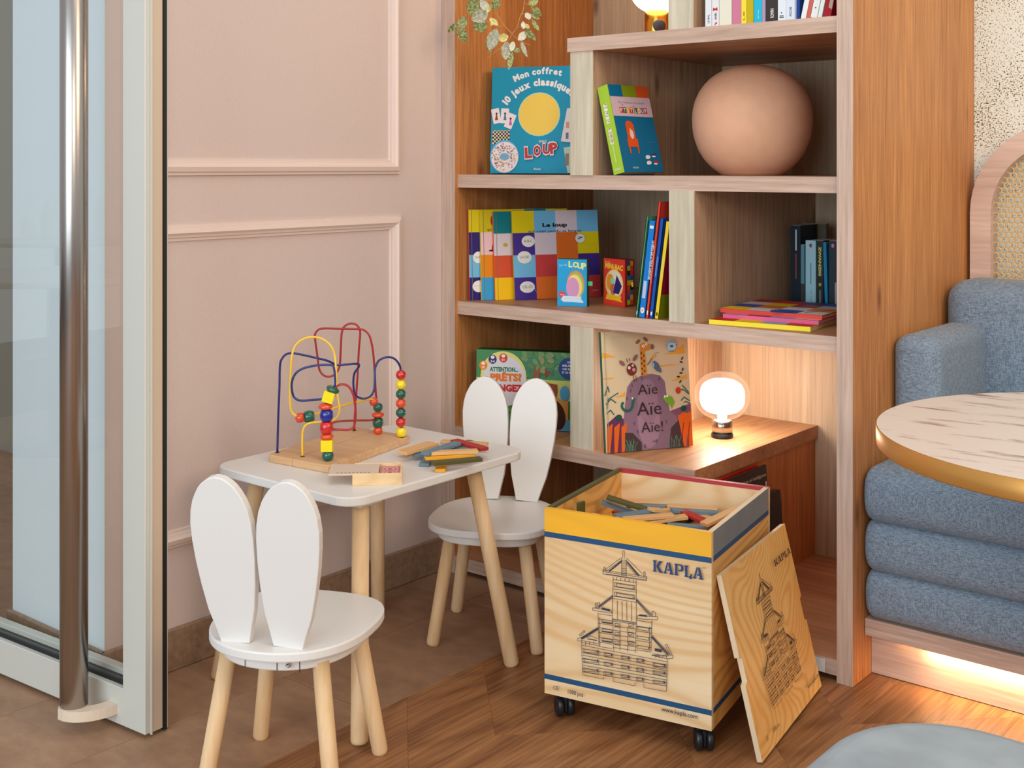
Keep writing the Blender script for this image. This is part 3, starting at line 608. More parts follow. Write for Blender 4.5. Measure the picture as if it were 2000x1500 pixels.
def tower(A, f, w, mat):
    """line drawing of a plank tower; f maps drawing coordinates to the surface"""
    def L(*p, k=1): A.line([f(*q) for q in p], w*k, mat)
    def Q(a, b, c, d): L(a, b, c, d, a)
    L((550,30),(552,108)); L((568,30),(570,108)); L((550,30),(568,30))
    L((538,98),(368,222)); L((545,120),(378,236)); L((541,134),(410,238), k=3.4)
    L((538,108),(540,275)); L((585,112),(588,288))
    for y in range(122, 280, 17): L((538,y),(586,y+3))
    L((588,98),(752,262)); L((586,122),(722,278)); L((592,140),(712,282), k=3); L((586,160),(690,276))
    L((362,190),(360,222),(376,222),(378,200),(362,190)); L((764,240),(764,284),(778,286),(778,244),(764,240))
    Q((350,222),(795,290),(793,332),(352,262)); L((352,238),(794,306)); L((380,262),(785,322))
    L((455,290),(450,505)); L((686,322),(690,770)); L((455,318),(684,350)); L((449,505),(446,742))
    for x in range(490, 690, 42): L((x,292+(x-455)*.13),(x,322+(x-455)*.13))
    for y in (348, 445): Q((470,y),(672,y+30),(672,y+68),(470,y+38)); L((488,y+4),(488,y+38)); L((656,y+30),(656,y+64)); L((488,y+10),(656,y+36))
    L((455,388),(684,424)); L((455,412),(684,446)); L((452,484),(684,520)); L((452,508),(686,548))
    for x in (497, 545, 592, 640): L((x,526+(x-452)*.1),(x+2,712+(x-452)*.12))
    L((447,714),(692,752)); L((447,734),(692,772)); L((450,722),(690,760))
    L((450,474),(300,588)); L((452,500),(306,608)); L((452,487),(304,598), k=2)
    Q((250,602),(442,634),(440,658),(250,628)); Q((275,556),(293,556),(293,602),(275,600)); L((293,556),(318,548),(316,580)); L((340,608),(425,630), k=5)
    L((692,512),(852,672)); L((688,532),(828,690)); L((690,522),(842,684), k=2)
    Q((700,680),(905,694),(905,724),(700,712)); Q((850,634),(884,650),(884,692),(850,686)); L((720,676),(800,686), k=4)
    L((303,650),(314,992)); L((320,700),(322,985)); L((848,726),(838,1042)); L((826,790),(822,1036))
    L((310,662),(442,682)); L((305,712),(447,736)); L((692,728),(848,752)); L((692,786),(848,808))
    for i, y in enumerate((716, 760, 808, 856, 904, 950)):
        L((308,y+40),(450,y+64)); L((692,y+74),(844,y+98))
        if i % 2 == 0: Q((345,y+4),(448,y+20),(448,y+48),(345,y+32)); Q((700,y+76),(815,y+94),(815,y+122),(700,y+104)); L((345,y+30),(448,y+44), k=3)
    for i, y in enumerate((782, 826, 872, 918, 962, 1000)):
        L((456,y),(690,y+34))
        if i % 2 == 0:
            for x in (478, 616): Q((x,y-26),(x+48,y-20),(x+48,y+18),(x,y+12)); L((x+4,y+10),(x+40,y-10))
    L((456,742),(464,1030)); L((692,770),(682,1054)); L((528,776),(528,1030)); L((606,790),(606,1040))
    L((308,796),(134,902)); L((308,818),(150,916)); L((306,807),(140,910), k=4); Q((118,872),(168,828),(176,838),(130,886)); Q((100,908),(140,900),(142,936),(100,934))
    L((140,930),(306,962)); L((140,948),(306,982)); L((190,900),(232,882),(300,910)); L((200,912),(298,930), k=2)
    for x in range(182, 300, 42): L((x,936),(x,976))
    L((846,874),(1032,1066)); L((850,900),(1000,1078)); L((848,888),(1018,1074), k=3); Q((984,972),(1002,966),(1052,1064),(1036,1070))
    Q((850,1078),(1064,1078),(1062,1110),(1006,1114)); L((880,1020),(950,1034), k=6); L((862,1062),(1006,1090)); L((850,1072),(1004,1114))
    for x in range(890, 1000, 36): L((x,1082),(x,1104))
    L((140,930),(155,1272)); L((1008,1116),(998,1440))
    for i in range(9):
        y = 976+i*33.5; L((146+i,y),(1004,y+168-i*3))
    for r in range(4):
        for cidx, (x0_, x1_) in enumerate(((160,316),(372,456),(544,628),(700,772),(866,990))):
            y = 1012+r*94-(0 if cidx < 4 else 0)+(x0_-160)*.172
            if (cidx == 4 and r == 0): y += 20
            if y+52 > 1272+(x0_-155)*.2: continue
            Q((x0_,y),(x1_,y+(x1_-x0_)*.17),(x1_,y+40+(x1_-x0_)*.17),(x0_,y+40)); L((x0_+12,y+2),(x0_+12,y+40)); L((x0_+12,y+34),(x1_-6,y+20+(x1_-x0_)*.15)); L((x1_-10,y+10),(x1_-10,y+40), k=2.4)
    L((155,1272),(372,1314),(372,1288)); L((468,1298),(468,1338),(686,1382),(686,1342)); L((774,1358),(776,1398),(998,1440))
A = Art(); tower(A, Z, .00095, LINE)
k0 = Z(868, 116); k1 = Z(1382, 308); kapla(A, k0[0], (Z(875, 238)[1]+k1[1])/2, k1[0], (k0[1]+Z(1340, 186)[1])/2, LBLUE)
u, v = facepx(1083, 1342); A.text('CE', u, v-.002, .0085, LINE, bold=0)
u, v = facepx(1112, 1350); A.text('1000 pcs', u, v-.002, .009, LINE, w=.036, bold=.01)
u, v = facepx(1294, 1384); A.text('www.kapla.com', u, v-.002, .0095, LINE, w=.078, bold=.01)
u, v = facepx(1375, 1109); A.text('®', u, v, .005, LBLUE, bold=0)
A.e = .0006; A.done(kc, 'printed_drawing')

# lid leaning on the crate's right side
LBL = onz(1489, 1495, 0); LBR = onz(1604.5, 1345, 0); lv = (LBR-LBL).normalized(); LTL = LBL+Vector((-math.sin(math.atan2(lv.y, lv.x))*.0875, math.cos(math.atan2(lv.y, lv.x))*.0875, 0))+Vector((0, 0, .363))
LBL.z += .006; LTL.z += .006
LM = frame(LBL, LBL+lv, LTL); ld = thing('crate_lid', 'square plywood lid with a printed tower, leaning against the right side of the crate', 'lid', LM)
lw, lh, lt = .417, .3705, .011; o = []
def notch(u, v0, v1, s): return [(u, v0), (u+s*.012, v0+.004), (u+s*.012, v1-.004), (u, v1)]
o = [(0, 0), (lw, 0)]+notch(lw, .150, .205, -1)+[(lw, lh), (0, lh)]+[(a, b) for a, b in notch(0, .150, .205, 1)][::-1]
mb = MB(); mb.prism(o, -lt, 0, PINEL, r=0, matside=PLYEDGE, axis='y'); mb.build('panel', ld)
A = Art()
def LZ(zx, zy):
    u, v = Z(zx, zy); return (u*1.06, .012+(v-.056)*.905)
tower(A, LZ, .0010, plain('printed_line_dark', (66, 44, 34), .6))
kapla(A, LZ(868, 116)[0]+.012, LZ(1382, 308)[1]+.018, LZ(1382, 308)[0]+.008, LZ(868, 116)[1]+.012, plain('printed_navy_dark', (32, 30, 44), .5))
LN = MATS['printed_line_dark']
A.text('CE', .026, .030, .0085, LN, bold=0); A.text('1000 pcs', .070, .030, .0085, LN, w=.04, bold=.01); A.text('www.kapla.com', .312, .030, .0095, LN, w=.085, bold=.01)
A.done(ld, 'printed_drawing')

# ---- loose toy planks: one mesh per colour, shared by the copies
PW = {'pale wood': V(232, 182, 124, 'plank_natural'), 'olive green': V(86, 84, 42, 'plank_green'), 'grey-blue': V(110, 138, 154, 'plank_blue'), 'red': V(186, 52, 46, 'plank_red'), 'yellow': V(242, 172, 44, 'plank_yellow')}
PM = {}
for k, m in PW.items(): PM[k] = MB().box(-.0585, .0585, -.0117, .0117, -.0039, .0039, m, r=.0007).mesh('toy_plank')
_pl = [None]
def tplank(colour, A_, B_, label, roll_=0, L=None):
    """plank whose long axis runs A_ -> B_ (3-D); centred between them"""
    a, b = Vector(A_), Vector(B_); t = (b-a).normalized(); up = Vector((0, 0, 1)) if abs(t.z) < .95 else Vector((0, 1, 0)); s_ = up.cross(t).normalized(); n = t.cross(s_)
    R = Matrix.Rotation(roll_, 3, t); s_ = R @ s_; n = R @ n; c = (a+b)/2
    M = Matrix.Identity(4)
    for i in range(3): M[i][0], M[i][1], M[i][2], M[i][3] = t[i], s_[i], n[i], c[i]
    if _pl[0] is None: o = bpy.data.objects.new('toy_plank', PM[colour]); _pl[0] = o
    else: o = _pl[0].copy(); o.data = PM[colour]
    COL.objects.link(o); o.matrix_world = M; return tag(o, label, 'toy plank', GRP)
GRP = 'loose toy planks lying on the low table'; zt = .507
def tp(c, a, b, z, label, z2=None, roll_=0):
    P1 = onz(a[0], a[1], z); P2 = onz(b[0], b[1], z2 if z2 else z); mid = (P1+P2)/2; d = (P2-P1).normalized()
    return tplank(c, mid-d*.0585, mid+d*.0585, label, roll_)
tp('grey-blue', (826, 911), (846, 883), zt+.004, 'grey-blue toy plank lying lowest in the pile, its square end toward the near table edge')
tp('yellow', (859, 921), (868, 894), zt+.0042, 'yellow toy plank whose end face sticks out nearest the viewer under the olive one')
tp('olive green', (842, 905), (942, 896), zt+.0205, 'olive green toy plank, longest and nearest of the pile on the low table')
tp('yellow', (830, 894), (926, 888), zt+.0215, 'yellow toy plank sandwiched between the olive and the pale plank on the low table')
tp('grey-blue', (806, 890), (900, 880), zt+.0115, 'grey-blue toy plank lying flat beneath the pale planks at the left of the pile')
tp('pale wood', (834, 885), (934, 881), zt+.0300, 'pale wooden toy plank lying across the middle top of the pile on the low table')
tp('pale wood', (788, 885), (850, 868), zt+.0215, 'pale wooden toy plank, upper one of two pointing left from the pile')
tp('pale wood', (782, 884), (842, 865), zt+.0135, 'pale wooden toy plank, lower one of two pointing left from the pile')
tp('grey-blue', (838, 884), (886, 868), zt+.0310, 'short-looking grey-blue toy plank tilted up behind the pale ones on the pile', z2=zt+.034)
tp('grey-blue', (872, 879), (932, 876), zt+.0215, 'grey-blue toy plank lying behind the topmost pale plank, to the right')
tp('olive green', (878, 874), (902, 868), zt+.0130, 'olive green toy plank mostly hidden at the back of the pile below the red one')
tp('pale wood', (868, 863), (946, 868), zt+.0200, 'pale wooden toy plank farthest back in the pile under the red plank')
tp('red', (888, 861), (946, 877), zt+.0290, 'dark red toy plank lying across the right end of the pile')

GRP = 'loose toy planks filling the crate'
def cin(u, v, z): return KM @ Vector((u, v, z))
def inpx(px, py, z): return onz(px, py, z)
def tc(c, a, b, za, zb, label, roll_=0):
    P1, P2 = inpx(*a, za), inpx(*b, zb); mid = (P1+P2)/2; d = (P2-P1).normalized(); ml = KI @ mid; dl = KI.to_3x3() @ d
    for ax_, hi in ((0, CW), (1, CDp)):
        e_ = .013+.013+.0585*abs(dl[ax_]); ml[ax_] = min(max(ml[ax_], e_), hi-e_)
    mid = KM @ ml; return tplank(c, mid-d*.0585, mid+d*.0585, label, roll_)
def C8(zx, zy): return (1120+zx/5.882, 960+zy/5.882)
tc('olive green', C8(500, 100), C8(830, 205), .425, .408, 'olive green toy plank sloping down from the left at the back of the crate')
tplank('olive green', cin(.040, .100, .335), cin(.040, .1001, .452), 'olive green toy plank standing on end against the left wall of the crate', PI/2)
tplank('pale wood', cin(.083, .080, .318), cin(.085, .083, .436), 'striped pale toy plank standing on end just right of the upright olive one', 0)
tc('grey-blue', C8(500, 285), C8(1000, 215), .404, .410, 'grey-blue toy plank lying lengthwise left of centre in the crate')
tc('pale wood', C8(600, 318), C8(1120, 275), .412, .414, 'pale toy plank lying in front of the long grey-blue one in the crate')
tc('pale wood', C8(820, 355), C8(1210, 300), .402, .408, 'pale toy plank nearest the yellow front wall at the middle of the crate')
tc('pale wood', C8(1080, 165), C8(1660, 215), .404, .404, 'pale toy plank lying along the back wall of the crate, right of centre')
tc('pale wood', C8(1010, 215), C8(1190, 225), .410, .400, 'short-showing pale toy plank between two blue ones at the middle of the crate')
tc('grey-blue', C8(1190, 220), C8(1620, 245), .414, .404, 'grey-blue toy plank lying just in front of the pale one along the crate\'s back wall')
tc('grey-blue', C8(990, 165), C8(1100, 165), .402, .396, 'grey-blue toy plank end showing at the back centre of the crate')
tc('olive green', C8(760, 165), C8(980, 175), .398, .392, 'olive green toy plank lying low along the back wall behind the sloping one')
tc('grey-blue', C8(1150, 285), C8(1290, 275), .398, .394, 'grey-blue toy plank peeking between pale planks at the centre of the crate')
tc('olive green', C8(1180, 350), C8(1320, 300), .396, .392, 'olive green toy plank lying low at the right of centre in the crate')
tc('pale wood', C8(1310, 262), C8(1500, 300), .404, .400, 'pale toy plank resting under the red one at the right of the crate')
tc('red', C8(1390, 290), C8(1560, 370), .408, .402, 'red toy plank crossing under the tilted pale one at the right of the crate')
tc('pale wood', C8(1560, 350), C8(1850, 215), .418, .430, 'broad pale toy plank tilted up against the right wall of the crate')
tc('red', C8(1640, 350), C8(1740, 300), .404, .408, 'red toy plank half hidden beneath the tilted pale one by the right wall')
tc('grey-blue', C8(1150, 395), C8(1620, 420), .400, .398, 'grey-blue toy plank nearest the front right corner inside the crate')
tc('grey-blue', C8(500, 190), C8(600, 225), .402, .396, 'grey-blue toy plank whose end shows below the sloping olive one in the crate')
# a bed of planks under the visible ones
rnd = random.Random(3); used_ = set()
for i in range(150):
    u, v, a = rnd.uniform(.075, .305), rnd.uniform(.075, .33), rnd.uniform(0, PI); z = .374+.014*rnd.random(); dz = rnd.uniform(-.004, .004); c = rnd.choice(list(PW))
    du, dv = math.cos(a)*.0585, math.sin(a)*.0585
    if not (.028 < u-abs(du) and u+abs(du) < CW-.028 and .028 < v-abs(dv) and v+abs(dv) < CDp-.028): continue
    zone = ('front' if v < .14 else 'back' if v > .26 else 'middle')+(' left' if u < .15 else ' right' if u > .23 else ' centre'); lab = '%s toy plank in the lower layer at the %s of the crate' % (c, zone)
    if lab in used_: continue
    used_.add(lab); tplank(c, cin(u-du, v-dv, z-dz), cin(u+du, v+dv, z+dz), lab)
MB().box(.012, CW-.012, .012, CDp-.012, .30, .366, PW['pale wood']).build('plank_fill', kc); tag(bpy.data.objects['plank_fill'], kind='stuff')

# ================================================================== BEAD MAZE, CARD BOX
bm_ = thing('bead_maze', 'wooden bead maze toy with blue, yellow and red wires on the low table', 'toy', T(-2.205, 2.01, .507))
BI2 = T(2.205, -2.01, -.507)
quad = [(-2.266, 1.838), (-2.073, 1.856), (-2.144, 2.194), (-2.337, 2.176)]
def cc(q, r=.012, n=4):
    out = []
    for i in range(4):
        a, b, c = Vector(q[i-1]), Vector(q[i]), Vector(q[(i+1) % 4]); p = b+(a-b).normalized()*r; s = b+(c-b).normalized()*r
        for k in range(n+1): t = k/n; out.append(tuple(p*(1-t)**2+b*2*t*(1-t)+s*t*t))
    return out
MB().prism(cc(quad), .5072, .525, RUBW, M=BI2, r=.002, seg=2).build('base_board', bm_)
g0 = Vector(quad[0]).lerp(Vector(quad[1]), .42); g1 = Vector(quad[3]).lerp(Vector(quad[2]), .42)
dd = (g1-g0).normalized(); nn = Vector((-dd.y, dd.x))*.0003
MB().prism([tuple(g0-dd*.0003-nn), tuple(g0-dd*.0003+nn), tuple(g1+dd*.0003+nn), tuple(g1+dd*.0003-nn)], .5075, .5252, plain('glue_line', (150, 108, 70), .6), M=BI2).build('glue_joint', bm_)
def Z7(x, y): return (500+x/3.846, 600+y/3.846)
def smooth(P, k=6):
    out = []
    for i in range(len(P)-1):
        p0, p1, p2, p3 = P[max(i-1, 0)], P[i], P[i+1], P[min(i+2, len(P)-1)]
        for j in range(k):
            t = j/k; out.append(.5*((2*p1)+(p2-p0)*t+(2*p0-5*p1+4*p2-p3)*t*t+(3*p1-p0-3*p2+p3)*t**3))
    out.append(P[-1]); return out
def wire(name, pts, d0, d1, mat, dmap=None):
    """pts in the photo frame; depth blends from d0 to d1 by arc length (or dmap gives it per point)"""
    q = [Z7(*p) for p in pts]; ln = [0]
    for a, b in zip(q[:-1], q[1:]): ln.append(ln[-1]+math.hypot(a[0]-b[0], a[1]-b[1]))
    P = []
    if dmap: dmap = [0]*(len(q)-len(dmap))+dmap
    for i, (a, l) in enumerate(zip(q, ln)):
        t = l/ln[-1] if dmap is None else dmap[i]; P.append(atd(a[0], d0+(d1-d0)*t, py=a[1]))
    S = smooth(P); MB().tube(S, .0027, mat, 10, M=BI2).build('wire', bm_); return S
WB = plain('blue_enamel_wire', (24, 38, 112), .3, coat=.3); WY = plain('yellow_enamel_wire', (248, 200, 52), .3, coat=.3); WR = plain('red_enamel_wire', (170, 26, 34), .3, coat=.3)
dep = {k: (onz(*k, .525)-CV).dot(fwv) for k in ((541.6, 883), (591, 891), (640, 899), (692, 840), (738.7, 847), (784.7, 853.5))}
dB0, dY0, dC0, dR1, dO1, dB1 = [dep[k] for k in dep]
wire('wire', [(160,1088),(168,800),(176,600),(180,440),(196,385),(230,352),(275,345),(350,358),(440,378),(530,400),(575,420),(602,434),(680,430),(752,425),(774,432),(768,455),(742,490),(733,530),(732,590),(742,650),(765,675),(808,687),(850,675),(875,650),(888,612),(892,540),(893,470),(905,430),(930,395),(990,374),(1040,388),(1072,425),(1086,470),(1088,600),(1090,800),(1095,978)], dB0, dB1, WB, dmap=[0,0,0,0,.02,.05,.08,.13,.2,.26,.3,.33,.4,.47,.5,.52,.55,.58,.61,.64,.68,.72,.75,.78,.8,.82,.85,.87,.9,.94,.97,1,1,1,1])
wire('wire', [(540,1150),(535,1035),(530,905),(530,812),(522,745),(548,670),(578,612),(595,575),(593,520),(588,470),(572,437),(500,433),(420,443),(350,462),(300,495),(272,550),(268,610),(280,665),(305,692),(345,702),(420,697),(500,690),(545,672)], dC0, dC0+.02, WB)
wire('wire', [(350,1118),(348,1040),(349,960),(358,910),(385,878),(430,866),(500,860),(565,853),(605,830),(624,790),(625,740),(612,660),(604,560),(600,450),(590,355),(568,300),(530,258),(480,232),(430,225),(375,232),(320,262),(285,310),(268,380),(260,500),(255,650),(258,740),(272,790),(300,815),(340,830),(400,820),(480,793),(620,748),(750,714),(850,692),(895,705),(915,750),(912,808),(916,865),(917,930),(918,952)], dY0, dO1, WY, dmap=[0]*7+[.05,.08,.1,.12,.14,.16,.18,.2,.2,.2,.2,.18,.16,.14,.12,.1,.1,.1,.1,.1,.1,.12,.2,.3,.5,.75,.93,1,1,1,1,1,1])
wire('wire', [(738,922),(742,820),(750,700),(762,520),(772,330),(782,200),(774,158),(750,130),(715,122),(682,132),(656,155),(643,200),(637,300),(630,430),(612,480),(580,512),(540,522),(500,505),(474,460),(460,360),(445,250),(443,205),(462,175),(500,160),(640,162),(780,165),(822,180),(852,215),(870,280),(882,360),(892,500),(900,640),(912,760),(912,810),(895,838),(860,850),(760,851),(650,855),(600,862),(555,875)], dR1, dC0, WR, dmap=[.1,.3,.5,.75,.9,1])
wire('wire', [(590,604),(625,584),(662,580),(700,600),(728,650),(743,720),(748,790),(744,860),(732,900),(700,920),(640,921),(560,918)], dC0+.01, dC0+.01, WR)
def bead(px, py, kind, col, d, tilt=0, r=.0098):
    q = Z7(px, py); c = BI2 @ atd(q[0], d, py=q[1]); M = Matrix.Translation(c) @ Matrix.Rotation(TH, 4, 'Z') @ Matrix.Rotation(tilt, 4, 'Y')
    m = {'r': plain('red_bead', (204, 34, 30), .22, coat=.6), 'o': plain('orange_bead', (226, 76, 34), .22, coat=.6), 'y': plain('yellow_bead', (250, 222, 24), .22, coat=.6), 'g': plain('green_bead', (10, 92, 74), .22, coat=.6), 'b': plain('blue_bead', (20, 36, 140), .22, coat=.6)}[col]
    mb = MB()
    if kind == 'ball': mb.lathe([(.003, -r*.94)]+[(r*math.cos(a), r*math.sin(a)) for a in [math.radians(x) for x in range(-68, 69, 8)]]+[(.003, r*.94)], m, M, n=24)
    if kind == 'barrel': mb.lathe([(.003, -r), (r*.8, -r), (r*1.02, -r*.75), (r*1.15, -r*.3), (r*1.17, 0), (r*1.15, r*.3), (r*1.02, r*.75), (r*.8, r), (.003, r)], m, M, n=24)
    if kind == 'disc': mb.lathe([(.003, -r*.5), (r*.8, -r*.5), (r*1.2, -r*.2), (r*1.24, 0), (r*1.2, r*.2), (r*.8, r*.5), (.003, r*.5)], m, M, n=24)
    if kind == 'cube': mb.box(-r*1.05, r*1.05, -r*1.05, r*1.05, -r*1.05, r*1.05, m, r=.0014, seg=2, M=M)
    mb.build('bead', bm_)
for i, c in enumerate('ryggrry'): pass
for y, c in zip((508, 581, 652, 722, 792, 864), 'rygogr'): bead(1088, y, 'ball', c, dB1, r=.0126)
bead(1092, 938, 'barrel', 'y', dB1, r=.0112)
bead(577, 618, 'disc', 'g', dC0, .45, .0128); bead(548, 672, 'cube', 'y', dC0, .3, .0122); bead(522, 746, 'disc', 'o', dC0, 0, .0134); bead(530, 812, 'barrel', 'b', dC0, 0, .0132); bead(530, 903, 'barrel', 'r', dC0, 0, .0134); bead(532, 971, 'disc', 'o', dC0, 0, .0126); bead(535, 1036, 'cube', 'y', dC0, 0, .0126); bead(540, 1114, 'ball', 'g', dC0, 0, .0136)
bead(332, 830, 'barrel', 'o', dY0+.03, 1.3, .0100); bead(398, 822, 'barrel', 'g', dY0+.04, 1.45, .0125)
bead(884, 710, 'ball', 'o', dO1, .8, .0112); bead(916, 752, 'ball', 'g', dO1, 0, .0122); bead(915, 808, 'disc', 'o', dO1, 0, .0128); bead(916, 866, 'barrel', 'g', dO1, 0, .0118); bead(917, 928, 'barrel', 'o', dO1, 0, .0098)
for k in dep:
    p = BI2 @ onz(k[0], k[1]+1, .5252); MB().lathe([(0, .0), (.0055, .0), (.0055, .0006), (0, .0006)], plain('dark_ferrule', (50, 34, 26), .5), T(p.x, p.y, p.z), n=16).build('ferrule', bm_)

cb0 = Vector((-1.953, 1.817, .5072)); cbr = Vector((-1.878, 1.889, .5072)); cbM = frame(cb0, cbr, cb0+Vector((0, 0, 1)))
cb = thing('card_box', 'small pale wooden box with half-open sliding lid and red-printed cards, on the low table', 'box', cbM)
BX = wood('lime_wood', (222, 184, 132), (244, 216, 170), 'x', 40, .12, .5, rings=.5, ringscale=6, rnd=0)
mb = MB(); cw, cdp, chh = .107, .098, .026; t = .004
mb.box(0, cw, 0, t, 0, chh, BX); mb.box(0, cw, cdp-t, cdp, 0, chh, BX); mb.box(cw-t, cw, t, cdp-t, 0, chh, BX); mb.box(0, t, t, cdp-t, 0, chh-.004, BX); mb.box(t, cw-t, t, cdp-t, 0, .003, BX)
mb.build('box_body', cb)
MB().box(-.052, .056, t+.0003, cdp-t-.0003, chh-.0042, chh-.0012, plain('birch_lid', (220, 198, 178), .5)).build('sliding_lid', cb)
mb = MB(); mb.box(.058, cw-t-.001, t+.006, cdp-t-.006, .003, chh-.006, plain('card_stock', (234, 214, 206), .6))
mb.build('playing_card_deck', cb)
RC = ink(186, 84, 88); u0, u1, v0, v1 = .059, cw-t-.002, t+.008, cdp-t-.008
mbc = MB(); zc = chh-.0058
def crect(a, b, c, d, m, z): mbc.add([(a, c, z), (b, c, z), (b, d, z), (a, d, z)], [(0, 1, 2, 3)], m)
crect(u0, u1, v0, v1, RC, zc); crect(u0+.002, u1-.002, v0+.003, v1-.003, ink(222, 150, 148), zc+.0001)
for (cu, cv, rr) in ((.5*(u0+u1), .35*v0+.65*v1, .013), (.5*(u0+u1), .75*v0+.25*v1, .012)):
    for rad, m, z in ((rr, RC, zc+.0002), (rr*.8, ink(232, 180, 176), zc+.0003), (rr*.45, RC, zc+.0004)):
        mbc.add([(cu+rad*math.cos(a), cv+rad*math.sin(a)*1.1, z) for a in [2*PI*i/20 for i in range(20)]], [list(range(20))], m)
mbc.build('card_back_print', cb)
mb = MB(); [mb.box(-.035+i*.0085, -.0305+i*.0085, t+.010, t+.0145, chh-.0012, chh-.0011, ink(130, 112, 104)) for i in range(9)]; mb.build('lid_marks', cb)

# ================================================================== BOOKS AND BOXES ON THE SHELVES
WHT = ink(238, 234, 228); BLK = ink(34, 30, 32)
def book(name, label, cat, M, w, h, t, cover, spine=None, group=None, hard=True, side='l', face=None):
    """cover at local y = 0 facing -y, thickness to +y, spine on the left (x = 0) or right"""
    b = thing(name, label, cat, M, group); c = .0022 if hard else .0006; e = .003 if hard else 0
    mb = MB(); mb.box(0, w, 0, c, 0, h, cover); mb.box(0, w, t-c, t, 0, h, face or cover)
    if side == 'l': mb.box(-.0005, c, .0002, t-.0002, 0, h, spine or cover)
    else: mb.box(w-c, w+.0005, .0002, t-.0002, 0, h, spine or cover)
    mb.build('cover', b)
    MB().box(c if side == 'l' else e, w-e if side == 'l' else w-c, c, t-c, e, h-e, PAPER).build('pages', b); return b
def boxthing(name, label, cat, M, w, h, t, mat, mside, group=None):
    b = thing(name, label, cat, M, group); MB().box(0, w, 0, t, 0, h, mside).box(0, w, -.0003, 0, 0, h, mat).build('carton', b); return b
def fr3(pxl, dl, pxr, dr, z, h, lean=0, tiltpx=0, back=.0):
    BL = atd(pxl, dl, z); BR = atd(pxr, dr, z); d = (BR-BL).normalized(); n = Vector((-d.y, d.x, 0))
    TL = BL+Vector((0, 0, h))+n*back+d*lean; return frame(BL, BR, TL), (BR-BL).length
def onspine(b, M): pass
def spine_text(b, x, t, txt, v0, ln, hgt, mat, down=True):
    """writing on the left-hand spine face (x = 0 plane), read along the height"""
    Ms = Matrix.Translation((x-.0005, 0, 0)) @ Matrix.Rotation(-PI/2, 4, 'Z')
    A = Art(Ms); A.text(txt, -t/2-(hgt*.5 if down else -hgt*.5), v0+ln if down else v0, hgt, mat, w=ln, rot=-PI/2 if down else PI/2, bold=.01); A.done(b, 'spine_print')

# ---- turquoise boxed game set
TQ = ink(10, 146, 178); M, w = fr3(957.3, 3.665, 1112, 3.585, 1.1752, .3, back=.02, lean=-.006); M = seat(M, .045, 1.1752)
w += .018; b = boxthing('game_box', 'turquoise boxed game set with white and red lettering, standing under the hanging leaves', 'game box', M, w, .319, .045, TQ, ink(0, 96, 120))
A = Art(); U = lambda x: (x-85)/1020*(w-.018); Vv = lambda y: (1425-y)/1340*.319
A.ell(U(705), Vv(685), .0655, .0655, ink(180, 222, 200)); A.ell(U(705), Vv(685), .063, .063, ink(246, 206, 84))
A.arc('Mon coffret', U(760), Vv(1000), .196, 118, 74, .0185, WHT, bold=.05)
A.arc('10 jeux classiques', U(740), Vv(880), .133, 146, 46, .0205, WHT, bold=.055)
for i, (x, y, r, c) in enumerate(((150, 700, .22, (150, 60, 40)), (262, 700, -.05, (60, 120, 170)), (335, 765, -.38, (200, 90, 170)))):
    cx, cy = U(x), Vv(y); P = [(cx+a*math.cos(r)-b_*math.sin(r), cy+a*math.sin(r)+b_*math.cos(r)) for a, b_ in ((-.0125, -.0225), (.0125, -.0225), (.0125, .0225), (-.0125, .0225))]
    A.poly(P, ink(240, 226, 222)); A.poly([(cx+a, cy+b_) for a, b_ in ((-.004, -.013), (.006, -.013), (.003, .004), (-.001, .004))], ink(*c)); A.ell(cx+.001, cy+.007, .0034, .0034, ink(60, 40, 40), 12)
A.rect(U(108), Vv(1055), U(332), Vv(882), ink(236, 214, 180)); s = (U(332)-U(108))/10
for i in range(10):
    for j in range(8):
        if (i+j) % 2: A.rect(U(108)+i*s, Vv(1055)+j*s*1.0, U(108)+(i+1)*s, min(Vv(1055)+(j+1)*s, Vv(884)), BLK)
A.ell(U(270), Vv(1215), .046, .050, ink(90, 170, 210)); A.ell(U(275), Vv(1220), .043, .046, ink(236, 222, 218)); rr = random.Random(5)
for i in range(150):
    a, q = rr.uniform(0, 2*PI), rr.uniform(.3, 1)**.7*.041; x, y = U(275)+q*math.cos(a), Vv(1220)+q*math.sin(a); z = .0014
    A.rect(x-z, y-z, x+z, y+z, ink(*rr.choice([(200, 60, 50), (60, 110, 180), (240, 200, 70), (230, 120, 150), (70, 150, 120), (90, 80, 90)])))
A.ell(U(275), Vv(1215), .014, .010, ink(110, 170, 200)); A.text('(avec)', U(720), Vv(1040), .009, WHT, w=.024, bold=.01)
for c, x, y, r, h in (('L', 545, 1232, .08, .030), ('O', 652, 1200, .02, .028), ('U', 768, 1178, -.02, .028), ('P', 868, 1180, .1, .031)):
    A.text(c, U(x)-.0015, Vv(y)-.0015, h+.003, ink(236, 214, 214), bold=.10, rot=r, w=.0265); 
for c, x, y, r, h in (('L', 545, 1232, .08, .030), ('O', 652, 1200, .02, .028), ('U', 768, 1178, -.02, .028), ('P', 868, 1180, .1, .031)):
    A.text(c, U(x), Vv(y), h, ink(190, 50, 52), bold=.05, rot=r, w=.0235)
A.text('Auzou', U(660), Vv(1382), .0065, WHT, w=.022, bold=.01)
A.poly([(U(1070), Vv(620)), (w-.002, Vv(612)), (w-.002, Vv(1050)), (U(1000), Vv(1028))], ink(226, 214, 208)); A.rect(U(1062), Vv(865), U(1100), Vv(790), ink(210, 150, 120)); A.rect(U(1060), Vv(1000), U(1095), Vv(920), ink(110, 110, 130))
